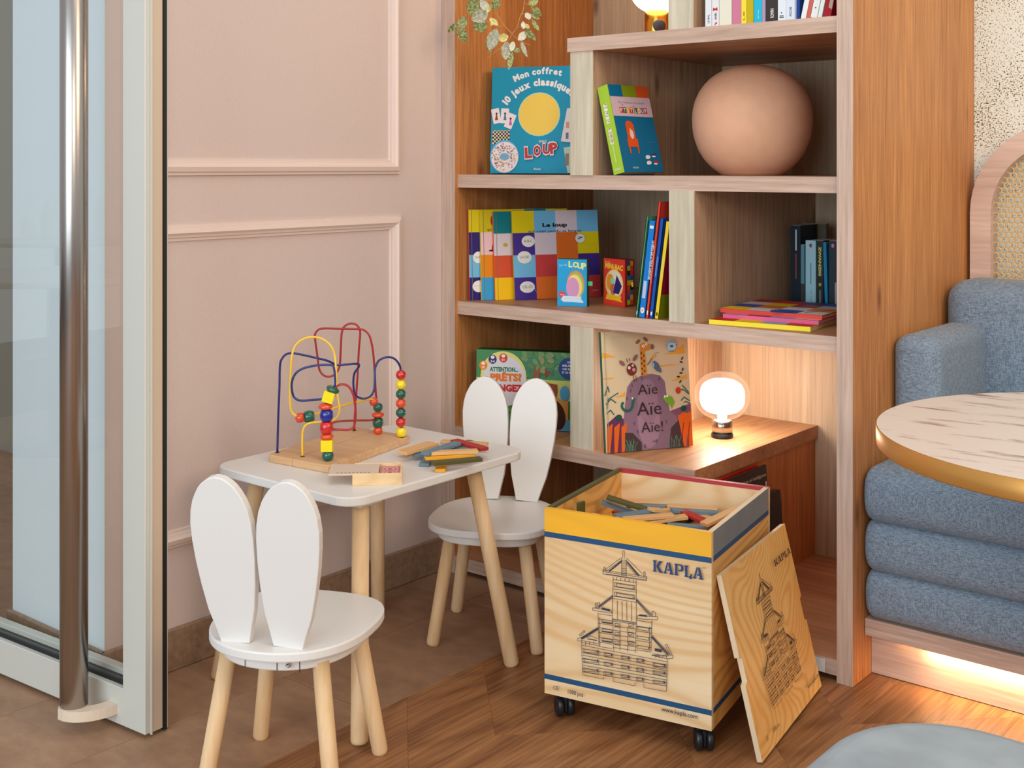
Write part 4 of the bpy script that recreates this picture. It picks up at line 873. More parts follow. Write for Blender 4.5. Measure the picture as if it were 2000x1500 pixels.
A.poly([(U(1035), Vv(1105)), (w-.002, Vv(1090)), (w-.002, Vv(1420)), (U(1090), Vv(1422))], ink(180, 200, 190)); A.rect(U(1060), Vv(1330), U(1105), Vv(1180), ink(150, 120, 90))
A.done(b)

# ---- tabbed board book
BLb, BRb = Vector((-1.836, 2.686, 1.1752)), Vector((-1.819, 2.852, 1.1752)); M, h_ = frame_fit(BLb, BRb, (1186.5, 171)); w = (BRb-BLb).length; tt = .036; M = seat(M, tt, 1.1752)
b = thing('board_book', 'tabbed blue board book with lime green spine, leaning left beside the clay sphere', 'book', M)
MB().box(0, w, 0, .003, 0, h_, ink(0, 104, 146)).box(0, w, tt-.003, tt, 0, h_, ink(0, 104, 146)).box(-.002, .001, 0, tt, 0, h_, ink(166, 204, 58)).build('cover', b)
MB().box(.002, w-.004, .003, tt-.003, .002, h_-.002, PAPER).build('pages', b)
for i, c in enumerate(((70, 90, 110), (52, 66, 130), (196, 96, 150), (226, 150, 50), )):
    z1 = h_-.006-i*.058; MB().box(w-.004, w+.009+i*.0010, .006+i*.009, .010+i*.009, z1-.055, z1, ink(*c)).build('page_tab', b)
A = Art(); k = w/6
A.rect(0, h_-.033, .33*w, h_, ink(0, 104, 146)); A.rect(.33*w, h_-.033, .68*w, h_, ink(128, 146, 20)); A.rect(.68*w, h_-.033, w, h_, ink(206, 82, 30))
A.rect(0, h_-.088, w, h_-.033, ink(206, 180, 190)); A.text('Mes 7 histoires de la semaine', .18*w, h_-.052, .0068, ink(96, 90, 100), w=.66*w, bold=0); A.text('avec', .5*w, h_-.0605, .005, ink(96, 90, 100), bold=0)
for i, (c, bc) in enumerate(zip("PTITLOUP", ((196, 40, 40), (40, 34, 40), (216, 170, 40), (196, 40, 40), (40, 90, 50), (216, 150, 60), (110, 60, 110), (196, 40, 60)))):
    x = .18*w+(i+(.35 if i > 3 else 0))*w*.083; A.rect(x, h_-.079, x+w*.078, h_-.063, ink(*bc)); A.text(c, x+w*.039, h_-.0768, .0118, WHT, align='c', bold=.02)
A.text("'", .18*w+w*.08, h_-.066, .012, ink(40, 60, 120), bold=.03)
oc = ink(220, 84, 26)
A.poly([(.24*w, .073), (.245*w, .135), (.30*w, .143), (.38*w, .142), (.44*w, .133), (.45*w, .073)], oc); A.rect(.22*w, .070, .48*w, .092, oc); A.rect(.23*w, .052, .265*w, .072, oc); A.rect(.44*w, .052, .47*w, .072, oc); A.ell(.36*w, .105, .008, .013, ink(226, 200, 200)); A.ell(.34*w, .118, .003, .004, ink(240, 190, 80))
for x, y, c in ((.66*w, .042, (232, 226, 226)), (.83*w, .047, (60, 50, 110)), (.66*w, .026, (232, 226, 226)), (.84*w, .026, (200, 30, 50))): A.ell(x, y, .010, .0052, ink(*c)); A.ell(x-.003, y-.0035, .008, .0022, WHT)
A.text('xxxxxxxx xxxxxxx'.replace('x', '·'), .72*w, .082, .004, ink(190, 200, 210), w=.2*w, bold=0); A.text('AUZOU', .22*w, .010, .0045, WHT, w=.15*w, bold=0); A.done(b)
A = Art(Matrix.Translation((-.0020, 0, 0)) @ Matrix.Rotation(-PI/2, 4, 'Z'), )
for i, (c, col) in enumerate(zip("P'TIT LOUP", ((196, 60, 60), (60, 60, 120), (60, 60, 120), (216, 170, 40), (40, 110, 120), (0, 0, 0), (40, 40, 40), (200, 60, 60), (40, 80, 150), (200, 60, 80)))):
    if c != ' ': A.rect(-tt*.72, .185-i*.0115, -tt*.38, .194-i*.0115, WHT); A.text(c, -tt*.55-.003, .1935-i*.0115, .0078, ink(*col), rot=-PI/2, bold=.03)
A.rect(-tt*.6, .030, -tt*.45, .088, ink(196, 216, 120)); A.text('AUZOU', -tt*.5, .010, .005, WHT, w=.02, align='c'); A.done(b, 'spine_print')

# ---- clay sphere, glass lamp, upper lamp
sp = Vector((-1.629, 3.0, 1.1752)); prof = [(0, 0)]
for i in range(61):
    t = -PI/2+PI*i/60; c, s_ = math.cos(t), math.sin(t); q = (abs(c)**2.15+abs(s_)**2.15)**(-1/2.15); hz = .170 if s_ < 0 else .150; z = .153+hz*q*s_
    if z >= 0: prof.append((max(.1625*q*c, 0), z))
prof[1] = (prof[1][0], 0); prof[-1] = (0, prof[-1][1])
tag(MB().lathe(prof, TERRA, n=72).build('clay_sphere', None, T(*sp)), 'large terracotta clay sphere with matte surface on the wide shelf', 'ornament')
lp = thing('glass_lamp', 'small table lamp with clear glass globe, glowing core and chrome foot', 'lamp', T(*atd(1410.5, 3.46, .4322)))
MB().lathe([(.0295, .0), (.031, .001), (.031, .0105), (.0295, .011)], BLACKP, n=40).build('foot', lp)
MB().lathe([(.0290, .011), (.0290, .050), (.027, .0505), (.0, .0505)], CHROME, n=48).build('stem', lp)
def globe(n_, zc, a, h, ex=2.25, k=36, cut=.0):
    out = []
    for i in range(k+1):
        t = -PI/2+PI*i/k; c, s_ = math.cos(t), math.sin(t); q = (abs(c)**ex+abs(s_)**ex)**(-1/ex); out.append((max(a*q*c, .0001), zc+h*q*s_))
    return [p for p in out if p[1] > cut]
MB().lathe([(.018, .0515)]+globe(0, .1175, .0785, .0675, 2.2, 40, .0540)[:-1]+[(0, .185)], SMOKE, n=64).build('glass_globe', lp)
MB().lathe([(0, .0670)]+globe(0, .1155, .0625, .0485, 2.7, 30, .0675)[:-1]+[(0, .1640)], emit('lamp_glow', (255, 250, 240), 26), n=56).build('light_core', lp)
MB().lathe([(.0135, .0506), (.0135, .0668), (0, .0668)], plain('frosted_neck', (250, 246, 238), .4), n=32).build('neck', lp)
ul = thing('brass_lamp', 'white-globed lamp with brass foot on the highest shelf, beside the paperbacks', 'lamp', T(*atd(1283, 3.46, 1.5502)))
bl_ = MB().lathe([(.034, 0), (.035, .001), (.035, .088), (.033, .089), (.01, .089)], BRASS, n=48).build('foot', ul)
MB().lathe([(0, 0), (.018, 0), (.0185, .002), (.016, .005), (0, .0052)], plain('dark_dial', (50, 50, 62), .5), Matrix.Rotation(TH+.08, 4, 'Z') @ Matrix.Translation((0, -.0338, .044)) @ Matrix.Rotation(PI/2, 4, 'X'), n=32).build('dial', ul)
MB().lathe([(.02, .0885)]+globe(0, .148, .074, .064, 2.1, 36, .0900)[:-1]+[(0, .212)], emit('opal_glow', (255, 226, 176), 14), n=56).build('glass_globe', ul)

# ---- row of paperbacks on the highest shelf (spines at the front)
GRP = 'paperbacks on the highest shelf'
row = [(1377.5, 1389.5, (226, 230, 236), 'white paperback with fine black spine print, leftmost of the top row', 'LE BAL'), (1390.5, 1404, (230, 228, 230), 'white paperback with bold red spine initial, second from the left of the top row', 'M'),
 (1405, 1429, (228, 226, 206), 'thick cream paperback in the top row', ''), (1430, 1447.5, (204, 124, 154), 'pink paperback in the top row', ''), (1448, 1457.5, (246, 220, 64), 'thin bright yellow book in the top row', 'LE'),
 (1472.5, 1488, (32, 182, 214), 'cyan paperback with white script in the top row', '~·~'), (1488.5, 1495, (166, 150, 178), 'thin lilac book squeezed between the cyan and the black one', ''), (1495.5, 1519, (58, 48, 48), 'black paperback with small white spine print in the top row', 'ROMAN'),
 (1519.5, 1535, (222, 230, 238), 'pale white paperback with black dot, right after the black one', '•'), (1535.5, 1552, (214, 224, 238), 'pale bluish-white paperback left of the dark blue one', 'POCHE')]
for i, (a, b_, c, lab, txt) in enumerate(row):
    p0 = ony(a, 60, YF+.020); p1 = ony(b_, 60, YF+.020); t = (p1-p0).length; hh = .178+.012*((i*7) % 3); Mx = Matrix.Translation((p0.x, YF+.020, 1.5503))
    m = ink(*c); bb = thing('paperback', lab, 'book', Mx, GRP)
    MB().box(0, t, 0, .115, 0, hh, m).build('cover', bb); MB().box(.001, t-.001, .001, .1165, .001, hh+.0004, PAPER).build('pages', bb)
    if txt:
        A = Art()
        if txt == 'M': A.text('M', t*.16, .040, .0075, ink(206, 40, 70), w=t*.65, bold=.05, rot=0); A.text('mh', t*.68, .018, .007, BLK, w=.016, rot=PI/2); A.poly([(t*.3, .003), (t*.8, .008), (t*.6, .012)], ink(180, 40, 80))
        elif txt == '•': A.ell(t*.45, .020, .0016, .0016, BLK); A.rect(t*.2, .008, t*.75, .010, BLK); A.rect(t*.2, .0115, t*.7, .0135, BLK)
        else: A.text(txt, t*.68, .010, t*.30, WHT if i in (5, 7) else ink(110, 100, 60) if i == 4 else BLK, w=.022, rot=PI/2, bold=.01)
        A.done(bb, 'spine_print')
def slab(px0, px1, lab, c, y, leanpx=0, hh=.18, extra=None, depth=.115):
    p0 = ony(px0, 45, y); p1 = ony(px1, 45, y); t = (p1-p0).length-.0004; l = leanpx; bb = thing('paperback', lab, 'book', Matrix.Translation((p0.x, y, 1.5503+math.sin(l)*t*math.cos(l))) @ Matrix.Rotation(l, 4, 'Y'), GRP)
    MB().box(0, t*math.cos(l), 0, depth, t*math.sin(l)*.0, hh, ink(*c)).build('cover', bb); MB().box(.001, t*math.cos(l)-.001, .001, depth+.0015, .001, hh+.0004, PAPER).build('pages', bb)
    if extra: A = Art(); extra(A, t); A.done(bb, 'spine_print')
    return bb
slab(1459, 1472, 'olive yellow book turned cover-on beside the thin yellow one', (196, 176, 18), YF+.022)
slab(1553, 1562, 'dark blue book with black top standing right of the white ones', (24, 66, 142), YF+.030, hh=.17)
slab(1564, 1574, 'white paperback leaning right, left of the red-striped one', (228, 232, 232), YF+.020, .22)
slab(1575, 1582, 'narrow red and white striped book leaning right in the top row', (206, 96, 84), YF+.020, .22)
slab(1583, 1596, 'white paperback with black dot leaning right in the top row', (226, 230, 228), YF+.020, .22, extra=lambda A, t: A.ell(t*.5, .024, .0015, .0015, BLK))
slab(1597, 1605, 'plain white paperback leaning right beside the crimson book', (222, 228, 224), YF+.020, .22)
slab(1607.5, 1623, 'crimson book with grey corner at the right end of the top row', (160, 16, 34), YF+.020, .20, hh=.108, extra=lambda A, t: A.poly([(t*.5, .022), (t*.98, .018), (t*.98, .08), (t*.62, .08)], ink(168, 150, 138)))

# ---- checkered picture books leaning in a fan against the side of the bookcase
GRP = 'checkered picture books on the middle shelf'
Y_, PU, SK, WT, OR, RD, TL_, PKW = (230, 206, 14), (70, 46, 140), (116, 188, 228), (222, 206, 214), (228, 112, 40), (204, 66, 66), (0, 122, 130), (234, 208, 210)
DB = (44, 30, 110)
def checks(A, w, h, g, cols=4, rows=4):
    for r in range(rows):
        for c in range(cols):
            q = g[r][c]
            if q: A.rect(c*w/cols, h-(r+1)*h/rows, (c+1)*w/cols, h-r*h/rows, ink(*q))
def bubble(A, x, y, a, b_, txt, tail=1):
    A.poly([(x+a*.6*tail, y+b_*.8), (x+a*1.25*tail, y-b_*1.15 if tail > 0 else y-b_), (x+a*.95*tail, y-b_*.1)], WHT); A.ell(x, y, a, b_, WHT); A.text(txt, x, y-.003, .008, BLK, w=a*1.3, align='c', bold=0)
spec = [(1005.7, 3.626, 1173.7, 3.733, (190, 150, 40), 'checkered picture book in front, showing its whole cover with speech bubbles'),
        (967.5, 3.628, 1135, 3.735, (226, 90, 60), 'checkered picture book with teal, white, orange and yellow squares, second from the front'),
        (941, 3.628, 1108, 3.735, (230, 190, 20), 'checkered picture book with yellow, pink, orange and blue squares, third from the front'),
        (917, 3.622, 1085, 3.729, (210, 44, 40), 'checkered picture book with yellow, navy and sky blue squares and red spine, hindmost')]
tlp = [(995, 412.5), (960, 413.7), (932, 410), (915, 410)]
for i, (pl, dl, pr_, dr, sc_, lab) in enumerate(spec):
    BL = atd(pl, 3.626, .8014)
    if i == 0: BR = atd(pr_, dr, .8014); w = (BR-BL).length; ux0 = (BR-BL).normalized(); n0 = Vector((-ux0.y, ux0.x, 0))
    be = (.100, .075, .052, .036)[i]; a_ = Vector((0, 0, 1))*math.cos(be)+n0*math.sin(be); M = frame(BL, BL+ux0*w, BL+a_); h = (1.2+(H0-tlp[i][1])/F*(3.626+.03*(3-i)/3)-.8014)/math.cos(be)
    M = seat(M, .0072, .8011)
    b = book('picture_book', lab, 'book', M, w, h, .0070, ink(*Y_), ink(*sc_), GRP); A = Art()
    if i == 0:
        checks(A, w, h, [[Y_, SK, WT, SK], [PU, WT, OR, Y_], [SK, RD, OR, PU], [PU, OR, WT, RD]])
        A.text('Le loup', .49*w, h*.815, h*.042, BLK, w=.29*w, align='c', bold=.045); A.text('qui avait perdu sa langue', .49*w, h*.752, h*.030, ink(50, 50, 90), w=.62*w, align='c', bold=.005)
        bubble(A, .175*w, h*.655, .075*w, h*.065, 'A-B-C'); bubble(A, .125*w, h*.475, .08*w, h*.07, 'CA-CHE!'); bubble(A, .145*w, h*.14, .085*w, h*.065, 'CE-CI')
        A.ell(.78*w, h*.675, .06*w, h*.058, BLK); bubble(A, .78*w, h*.675, .057*w, h*.055, '?', -1)
        A.text('····· ········', .83*w, h*.60, .005, BLK, w=.14*w, bold=0); A.text('····· ······', .84*w, h*.575, .005, BLK, w=.13*w, bold=0); A.text('AUZOU', .90*w, h*.06, .006, ink(236, 200, 200), w=.07*w, bold=0)
    if i == 1: checks(A, w, h, [[TL_, TL_, SK, RD], [WT, PKW, WT, SK], [(216, 82, 50), (216, 82, 50), Y_, PU], [(248, 196, 16), (248, 196, 16), RD, OR]]); A.ell(.13*w, h*.62, .008, .006, ink(200, 170, 60))
    if i == 2: checks(A, w, h, [[(206, 186, 16), (206, 186, 16), TL_, Y_], [(236, 196, 200), WT, SK, OR], [(232, 138, 20), (232, 138, 20), PU, SK], [(60, 160, 214), (60, 160, 214), RD, Y_]]); A.text('qui', .075*w, h*.765, h*.03, ink(60, 50, 20), bold=.01); A.ell(.13*w, h*.88, .005, .014, ink(170, 50, 30)); A.ell(.13*w, h*.545, .012, .003, BLK); A.ell(.135*w, h*.575, .0035, .010, ink(160, 50, 80))
    if i == 3: checks(A, w, h, [[(216, 194, 16), Y_, WT, SK], [DB, WT, OR, Y_], [SK, RD, OR, PU], [DB, DB, WT, RD]]); bubble(A, .105*w, h*.47, .06*w, h*.065, 'CA-CHE!'); bubble(A, .105*w, h*.15, .07*w, h*.065, '·····')
    A.rect(.0085, 0, .0100, h, plain('hinge_crease', (120, 110, 70), .4)) if i != 0 else None
    A.done(b)

# ---- two small boxes of cards
M, w = fr3(1088.7, 3.482, 1146.3, 3.461, .8014, .134)
b = boxthing('card_game_box', 'small bright blue card box with yellow title in front of the checkered books', 'game box', M, w, .1335, .034, ink(26, 160, 216), ink(26, 84, 40)); A = Art()
A.ell(w*.62, .062, w*.30, .040, ink(236, 130, 60)); A.ell(w*.62, .059, w*.27, .037, ink(150, 200, 90)); A.ell(w*.58, .056, w*.26, .034, ink(250, 214, 130)); A.ell(w*.52, .052, w*.22, .030, ink(210, 150, 190))
A.text('Jeu de', w*.06, .1135, .007, ink(150, 220, 240), w=w*.27, rot=.08, bold=0)
for c, x, y, hh in (('L', .38, .112, .016), ('O', .52, .1115, .015), ('U', .68, .1085, .015), ('P', .83, .1065, .017)): A.text(c, x*w, y, hh, ink(232, 236, 140), bold=.05)
A.ell(w*.16, .033, .0105, .0095, ink(214, 70, 80)); A.text('NEUF', w*.16, .031, .004, WHT, align='c', w=.012, bold=0)
A.poly([(w*.12, .019), (w*.20, .030), (w*.82, .028), (w*.80, .022), (w*.90, .012), (w*.84, .0105), (w*.5, .0125), (w*.2, .0125)], ink(214, 226, 240)); A.text('········· ·····', w*.5, .0195, .006, ink(90, 120, 170), w=w*.5, align='c', bold=0); A.done(b)
MB().box(w, w+.014, .012, .0135, .058, .071, ink(96, 200, 140), r=.0006).build('pull_tab', b)
Mr, w = fr3(1179.2, 3.526, 1220.7, 3.452, .8014, .134)
b = boxthing('card_game_box', 'small red card box with yellow title and checked edge, right of the blue one', 'game box', Mr, w, .1335, .036, ink(222, 58, 44), ink(150, 40, 24)); A = Art()
A.ell(w*.5, .062, w*.42, .042, ink(244, 200, 110)); A.ell(w*.52, .064, w*.36, .037, ink(236, 226, 196)); A.ell(w*.32, .066, w*.17, .024, ink(238, 150, 40)); A.ell(w*.45, .046, w*.14, .017, ink(200, 110, 80)); A.poly([(w*.45, .036), (w*.62, .088), (w*.86, .058), (w*.72, .034)], ink(48, 36, 110)); A.ell(w*.42, .070, w*.1, .009, ink(150, 210, 180))
A.text('Jeu du', w*.06, .1215, .006, ink(250, 190, 160), w=w*.26, bold=0); A.text('MINI-BAC', w*.07, .1065, .0145, ink(248, 196, 50), w=w*.84, bold=.05, rot=-.06)
A.poly([(w*.10, .016), (w*.16, .032), (w*.84, .028), (w*.80, .020), (w*.88, .012), (w*.5, .0155)], ink(246, 188, 34)); A.text('··· ······', w*.48, .021, .004, ink(190, 110, 30), w=w*.4, align='c', bold=0); A.text('·····', w*.4, .008, .004, ink(246, 200, 80), w=w*.3, bold=0); A.done(b)
A = Art(Matrix.Translation((w, 0, 0)) @ Matrix.Rotation(PI/2, 4, 'Z')); cl = [(190, 180, 30), (20, 110, 110), (210, 70, 40), (20, 80, 150), (40, 30, 30), (230, 150, 30), (200, 50, 60)]
for i in range(9):
    for j in range(2): A.rect(.008+j*.011, .006+i*.0138, .019+j*.011, .0198+i*.0138, ink(*cl[(i*3+j*2) % 7]))
A.done(b, 'side_print'); MB().box(w, w+.007, .024, .0255, .056, .069, ink(230, 190, 60), r=.0006).build('pull_tab', b)

# ---- slim books leaning on the partition, spines forward
GRP = 'slim books leaning on the partition'
lean = [(1241, 1245.6, (74, 150, 100), 'slim green book, leftmost of the leaning ones', 423, 'Le loup qui ··· ······', .010), (1247, 1260, (20, 124, 214), 'blue spined book with white title, second of the leaning ones', 431, 'LA MÉGA-GALACTIQUE AVENTURE', .3),
        (1260.6, 1266.6, (222, 66, 46), 'tall slim red book rising above the leaning ones', 393, '······ ····· ·····', .01), (1267.5, 1275.5, (22, 84, 180), 'slim royal blue book right of the tall red one', 425, 'Le loup qui ··· ····', .01), (1278, 1286.5, (248, 214, 44), 'slim yellow book nearest the partition, with green and crimson cover', 430, '··· ······', .01)]
zt_ = .8013
for i, (a, b_, c, lab, ty, txt, _) in enumerate(lean):
    y = YF+.020+.002*i; p0 = ony(a, 620, y); p1 = ony(b_, 620, y); t = max((p1-p0).length, .005); d = p0.dot(fwv); hgt = (620-ty)/F*d*1.0; al = math.radians(7.5 if i != 4 else 8.0)
    tw = t*math.cos(al)-.0006; M = Matrix.Translation((p0.x, y, zt_+tw*math.sin(al))) @ Matrix.Rotation(al, 4, 'Y')
    bb = thing('slim_book', lab, 'book', M @ Matrix.Translation((0, 0, 0)), GRP); m = ink(*c); hgt /= math.cos(al)
    M2 = None; mb = MB(); dpt = .20 if i != 2 else .23
    mb.box(0, tw, 0, .003, 0, hgt, m).box(0, .0016, 0, dpt, 0, hgt, m).box(tw-.0016, tw, 0, dpt, 0, hgt*.9999, m if i != 4 else ink(150, 20, 50)); mb.build('cover', bb)
    MB().box(.0016, tw-.0016, .003, dpt-.003, .003, hgt-.003, PAPER).build('pages', bb)
    A = Art()
    if i == 1: A.text('LA MÉGA-GALACTIQUE AVENTURE', tw*.80, hgt*.80, .0075, WHT, w=hgt*.40, rot=-PI/2, bold=.02); A.text('DE RUPERT', tw*.75, hgt*.38, .009, ink(236, 220, 240), w=hgt*.2, rot=-PI/2, bold=.05) if False else A.rect(tw*.22, hgt*.20, tw*.72, hgt*.38, ink(190, 196, 230)); A.rect(tw*.25, hgt*.92, tw*.8, hgt*.95, WHT); A.ell(tw*.5, hgt*.075, .006, .008, WHT); A.ell(tw*.5, hgt*.075, .0025, .003, ink(230, 140, 60))
    else: A.rect(tw*.35, hgt*(.42 if i != 2 else .30), tw*.60, hgt*.62, ink(*[min(255, int(x*.55+105)) for x in c])); A.rect(tw*.3, hgt*.03, tw*.7, hgt*.065, WHT if i != 4 else ink(90, 80, 20))
    A.done(bb, 'spine_print')
    if i == 4: A = Art(Matrix.Translation((tw, 0, 0)) @ Matrix.Rotation(PI/2, 4, 'Z')); A.rect(0, 0, dpt, hgt*.25, ink(132, 146, 10)); A.rect(0, hgt*.25, dpt, hgt*.62, ink(160, 14, 60)); A.done(bb)

# ---- flat stack and the row behind it
GRP = 'picture books stacked flat'
def flat(pxa, da, pxb, db, z, t, dep, cols, spine, lab, extra=None):
    Aq = atd(pxa, da, z); B = atd(pxb, db, z); d = (B-Aq).normalized(); w = (B-Aq).length; n = Vector((-d.y, d.x, 0))
    M = Matrix.Identity(4)
    for i in range(3): M[i][0], M[i][1], M[i][2], M[i][3] = d[i], n[i], (0, 0, 1)[i], Aq[i]
    b = thing('flat_book', lab, 'book', M, GRP)
    MB().box(0, w, 0, dep, 0, .002, ink(*spine)).box(0, w, 0, dep, t-.002, t, ink(*spine)).box(0, w, -.0005, .002, 0, t, ink(*spine)).build('cover', b)
    MB().box(.003, w-.003, .002, dep-.003, .002, t-.002, PAPER).build('pages', b)
    A = Art(Matrix.Translation((0, 0, t)) @ Matrix.Rotation(-PI/2, 4, 'X'))
    nr, nc = len(cols), len(cols[0])
    for r in range(nr):
        for c in range(nc): A.rect(c*w/nc, r*dep/nr, (c+1)*w/nc, (r+1)*dep/nr, ink(*cols[r][c]))
    if extra: extra(A, w, dep)
    A.done(b); A = Art(); A.text('······ ···', w*.42, t*.35, .0035, WHT if spine[1] < 180 else BLK, w=w*.2, bold=0); A.text('AUZOU', w*.88, t*.35, .0035, WHT if spine[1] < 180 else BLK, w=w*.05, bold=0); A.done(b, 'spine_print')
flat(1385, 3.085, 1583, 2.940, .8013, .0115, .25, [[(190, 40, 30), (240, 200, 20), (150, 170, 200), (200, 60, 40)], [(220, 120, 40), (80, 60, 140), (240, 200, 20), (220, 210, 210)], [(90, 160, 200), (200, 50, 50), (220, 120, 40), (60, 50, 130)]], (246, 226, 60), 'picture book with bright yellow spine, bottom of the flat stack')
flat(1412, 3.115, 1599, 2.975, .8132, .0100, .25, [[(150, 150, 200), (110, 60, 130), (140, 160, 210), (220, 190, 200)], [(214, 110, 150), (150, 160, 210), (120, 70, 140), (200, 180, 210)], [(110, 60, 130), (220, 190, 200), (140, 160, 210), (90, 60, 110)]], (222, 98, 138), 'picture book with pink spine, middle of the flat stack')
flat(1407.5, 3.145, 1606, 2.990, .8236, .0105, .255, [[(240, 200, 20), (224, 214, 216), (60, 90, 170), (226, 210, 206)], [(60, 80, 160), (220, 120, 50), (226, 216, 214), (216, 130, 50)], [(222, 206, 206), (240, 196, 24), (190, 50, 44), (200, 190, 200)], [(190, 44, 34), (210, 60, 44), (70, 60, 120), (60, 100, 180)]], (224, 74, 56), 'picture book with orange-red spine and checkered cover, top of the flat stack', lambda A, w, d: (A.ell(w*.58, d*.10, .030, .034, ink(40, 90, 180)), A.line([(w*.80, d*.1), (w*.95, d*.5)], .003, ink(90, 40, 30))))
GRP = 'books standing behind the flat stack'
def standing(pxa, pxb, d, topy, c, lab, extra=None, leanr=0, dep=.02, z=.8014, t2=None):
    Aq = ony(pxa, 500, d); B = ony(pxb, 500, d); dq = Aq.dot(fwv); Aq.z = B.z = z; hh = 1.2+(H0-topy)/F*dq-z; M = Matrix.Translation(Aq); B.x -= .0004
    if leanr: M = M @ Matrix.Rotation(leanr, 4, 'Y')
    w = (B-Aq).length; b = thing('novel', lab, 'book', M, GRP); MB().box(0, w, 0, dep, 0, hh, ink(*c)).build('cover', b); MB().box(.001, w-.001, .001, dep+.0012, .001, hh+.0004, PAPER).build('pages', b)
    A = Art(); extra and extra(A, w, hh); A.done(b, 'spine_print')
standing(1566, 1614, 3.245, 436, (88, 80, 66), 'dull brown book facing out behind the row of novels', lambda A, w, h: (A.rect(.002, h*.93, w-.002, h*.96, ink(110, 74, 40)), A.text('········', w*.5, h*.84, .012, ink(60, 54, 44), w=w*.5, align='c'), A.text('······', w*.5, h*.74, .012, ink(60, 54, 44), w=w*.5, align='c')), dep=.016)
standing(1545, 1563.5, 3.135, 440, (16, 34, 46), 'tall dark navy novel with white and red spine print', lambda A, w, h: (A.text('Andrea Jeskan', w*.36, h*.95, .009, ink(210, 220, 224), w=h*.26, rot=-PI/2), A.text('···············', w*.40, h*.66, .008, ink(180, 70, 70), w=h*.32, rot=-PI/2, bold=.06)) if False else (A.rect(w*.46, h*.70, w*.62, h*.95, ink(196, 208, 212)), A.rect(w*.46, h*.36, w*.60, h*.66, ink(150, 66, 66))), dep=.10)
standing(1564, 1571.5, 3.13, 478, (96, 140, 152), 'thin teal-grey novel leaning between the tall dark one and the pale blue one', lambda A, w, h: A.rect(0, 0, w, h*.4, ink(60, 60, 64)), dep=.10)
standing(1573.5, 1593.5, 3.12, 469.5, (164, 206, 218), 'pale blue paperback with round red mark on its spine', lambda A, w, h: (A.ell(w*.5, h*.93, .0042, .0056, ink(150, 60, 80)), A.rect(w*.46, h*.38, w*.56, h*.68, ink(110, 140, 160)), A.text('··· ········', w*.45, h*.30, .006, ink(40, 60, 90), w=h*.26, rot=-PI/2)), dep=.10)
standing(1595, 1608.5, 3.12, 470, (30, 44, 42), 'dark green paperback with yellow lettering down its spine', lambda A, w, h: (A.text('TWILIGHT', w*.35, h*.92, .007, ink(214, 206, 110), w=h*.42, rot=-PI/2, bold=.05) if False else A.text('ZWANZIG', w*.32, h*.92, .0072, ink(214, 206, 110), w=h*.42, rot=-PI/2, bold=.05), A.ell(w*.5, h*.38, .004, .005, ink(190, 150, 60)), A.rect(w*.4, h*.08, w*.62, h*.30, ink(120, 128, 120))), dep=.10)
standing(1611.5, 1617.5, 3.12, 474, (22, 132, 178), 'thin bright blue book leaning in the row of novels', None, leanr=-.03, dep=.10)
standing(1619.5, 1640, 3.12, 470, (44, 56, 62), 'dark grey paperback at the right end, half behind the bookcase post', lambda A, w, h: (A.ell(w*.35, h*.93, .0042, .0056, ink(196, 130, 150)), A.rect(w*.55, h*.06, w*.7, h*.42, ink(150, 160, 166))), dep=.10)

# ---- green board-game box
BLg = atd(929.5, 3.600, .4324); BRg = atd(1110, 3.527, .4324); dg = (BRg-BLg).normalized(); BRg2 = BRg+dg*.085; M = frame(BLg, BRg2, BLg+Vector((0, 0, .3))+Vector((-dg.y, dg.x, 0))*.01); M = seat(M, .05, .4322); w = (BRg2-BLg).length; h = .2255; wv = (BRg-BLg).length
b = boxthing('game_box', 'green board game box with forest picture behind the bunny ears on the lower shelf', 'game box', M, w, h, .05, ink(60, 140, 70), ink(14, 88, 40)); A = Art(clip=(0, w, 0, h))
U = lambda x: (x-65)/1525*wv; Vg = lambda y: h-(y-125-(x_sh*0))/1320*h
x_sh = 0
A.rect(0, h*.0, w, h*.40, ink(70, 150, 70)); A.rect(0, h*.62, w, h, ink(74, 140, 90)); A.rect(0, h*.38, w, h*.64, ink(206, 206, 110))
rr = random.Random(8)
for i in range(90): x, y = rr.uniform(.38, 1.0)*w, rr.uniform(.70, .99)*h; A.ell(x, y, .011, .007, ink(*rr.choice([(92, 140, 84), (120, 156, 96), (60, 120, 90), (70, 130, 110), (150, 150, 100)])), 10, rr.uniform(0, 3))
A.poly([(.5*wv, 0), (.66*wv, h*.16), (.86*wv, h*.42), (wv, h*.38), (wv, h*.10), (.9*wv, 0)], ink(214, 152, 70)); A.poly([(.78*wv, 0), (.86*wv, h*.12), (w, h*.2), (w, 0)], ink(90, 170, 210))
A.poly([(.62*wv, h*.70), (.64*wv, h*.84), (.66*wv, h*.74), (.70*wv, h*.84), (.69*wv, h*.66), (.70*wv, h*.5), (.64*wv, h*.5)], ink(150, 92, 56))
bn_ = ink(146, 70, 40)
A.poly([(.76*wv, h*.62), (.80*wv, h*.60), (.88*wv, h*.59), (.885*wv, h*.50), (.87*wv, h*.40), (.86*wv, h*.34), (.845*wv, h*.42), (.82*wv, h*.46), (.79*wv, h*.5)], bn_); A.poly([(.755*wv, h*.66), (.79*wv, h*.72), (.84*wv, h*.725), (.80*wv, h*.755), (.765*wv, h*.765), (.745*wv, h*.80), (.75*wv, h*.74)], bn_)
A.ell(.86*wv, h*.2, .030, .045, ink(70, 36, 26), rot=.3); A.ell(.84*wv, h*.09, .010, .008, ink(200, 120, 100)); A.ell(.96*wv, h*.48, .014, .022, ink(80, 160, 200)); A.ell(.32*wv, h*.12, .012, .016, ink(214, 90, 30)); A.poly([(.30*wv, h*.17), (.42*wv, h*.215), (.40*wv, h*.23)], ink(150, 60, 40))
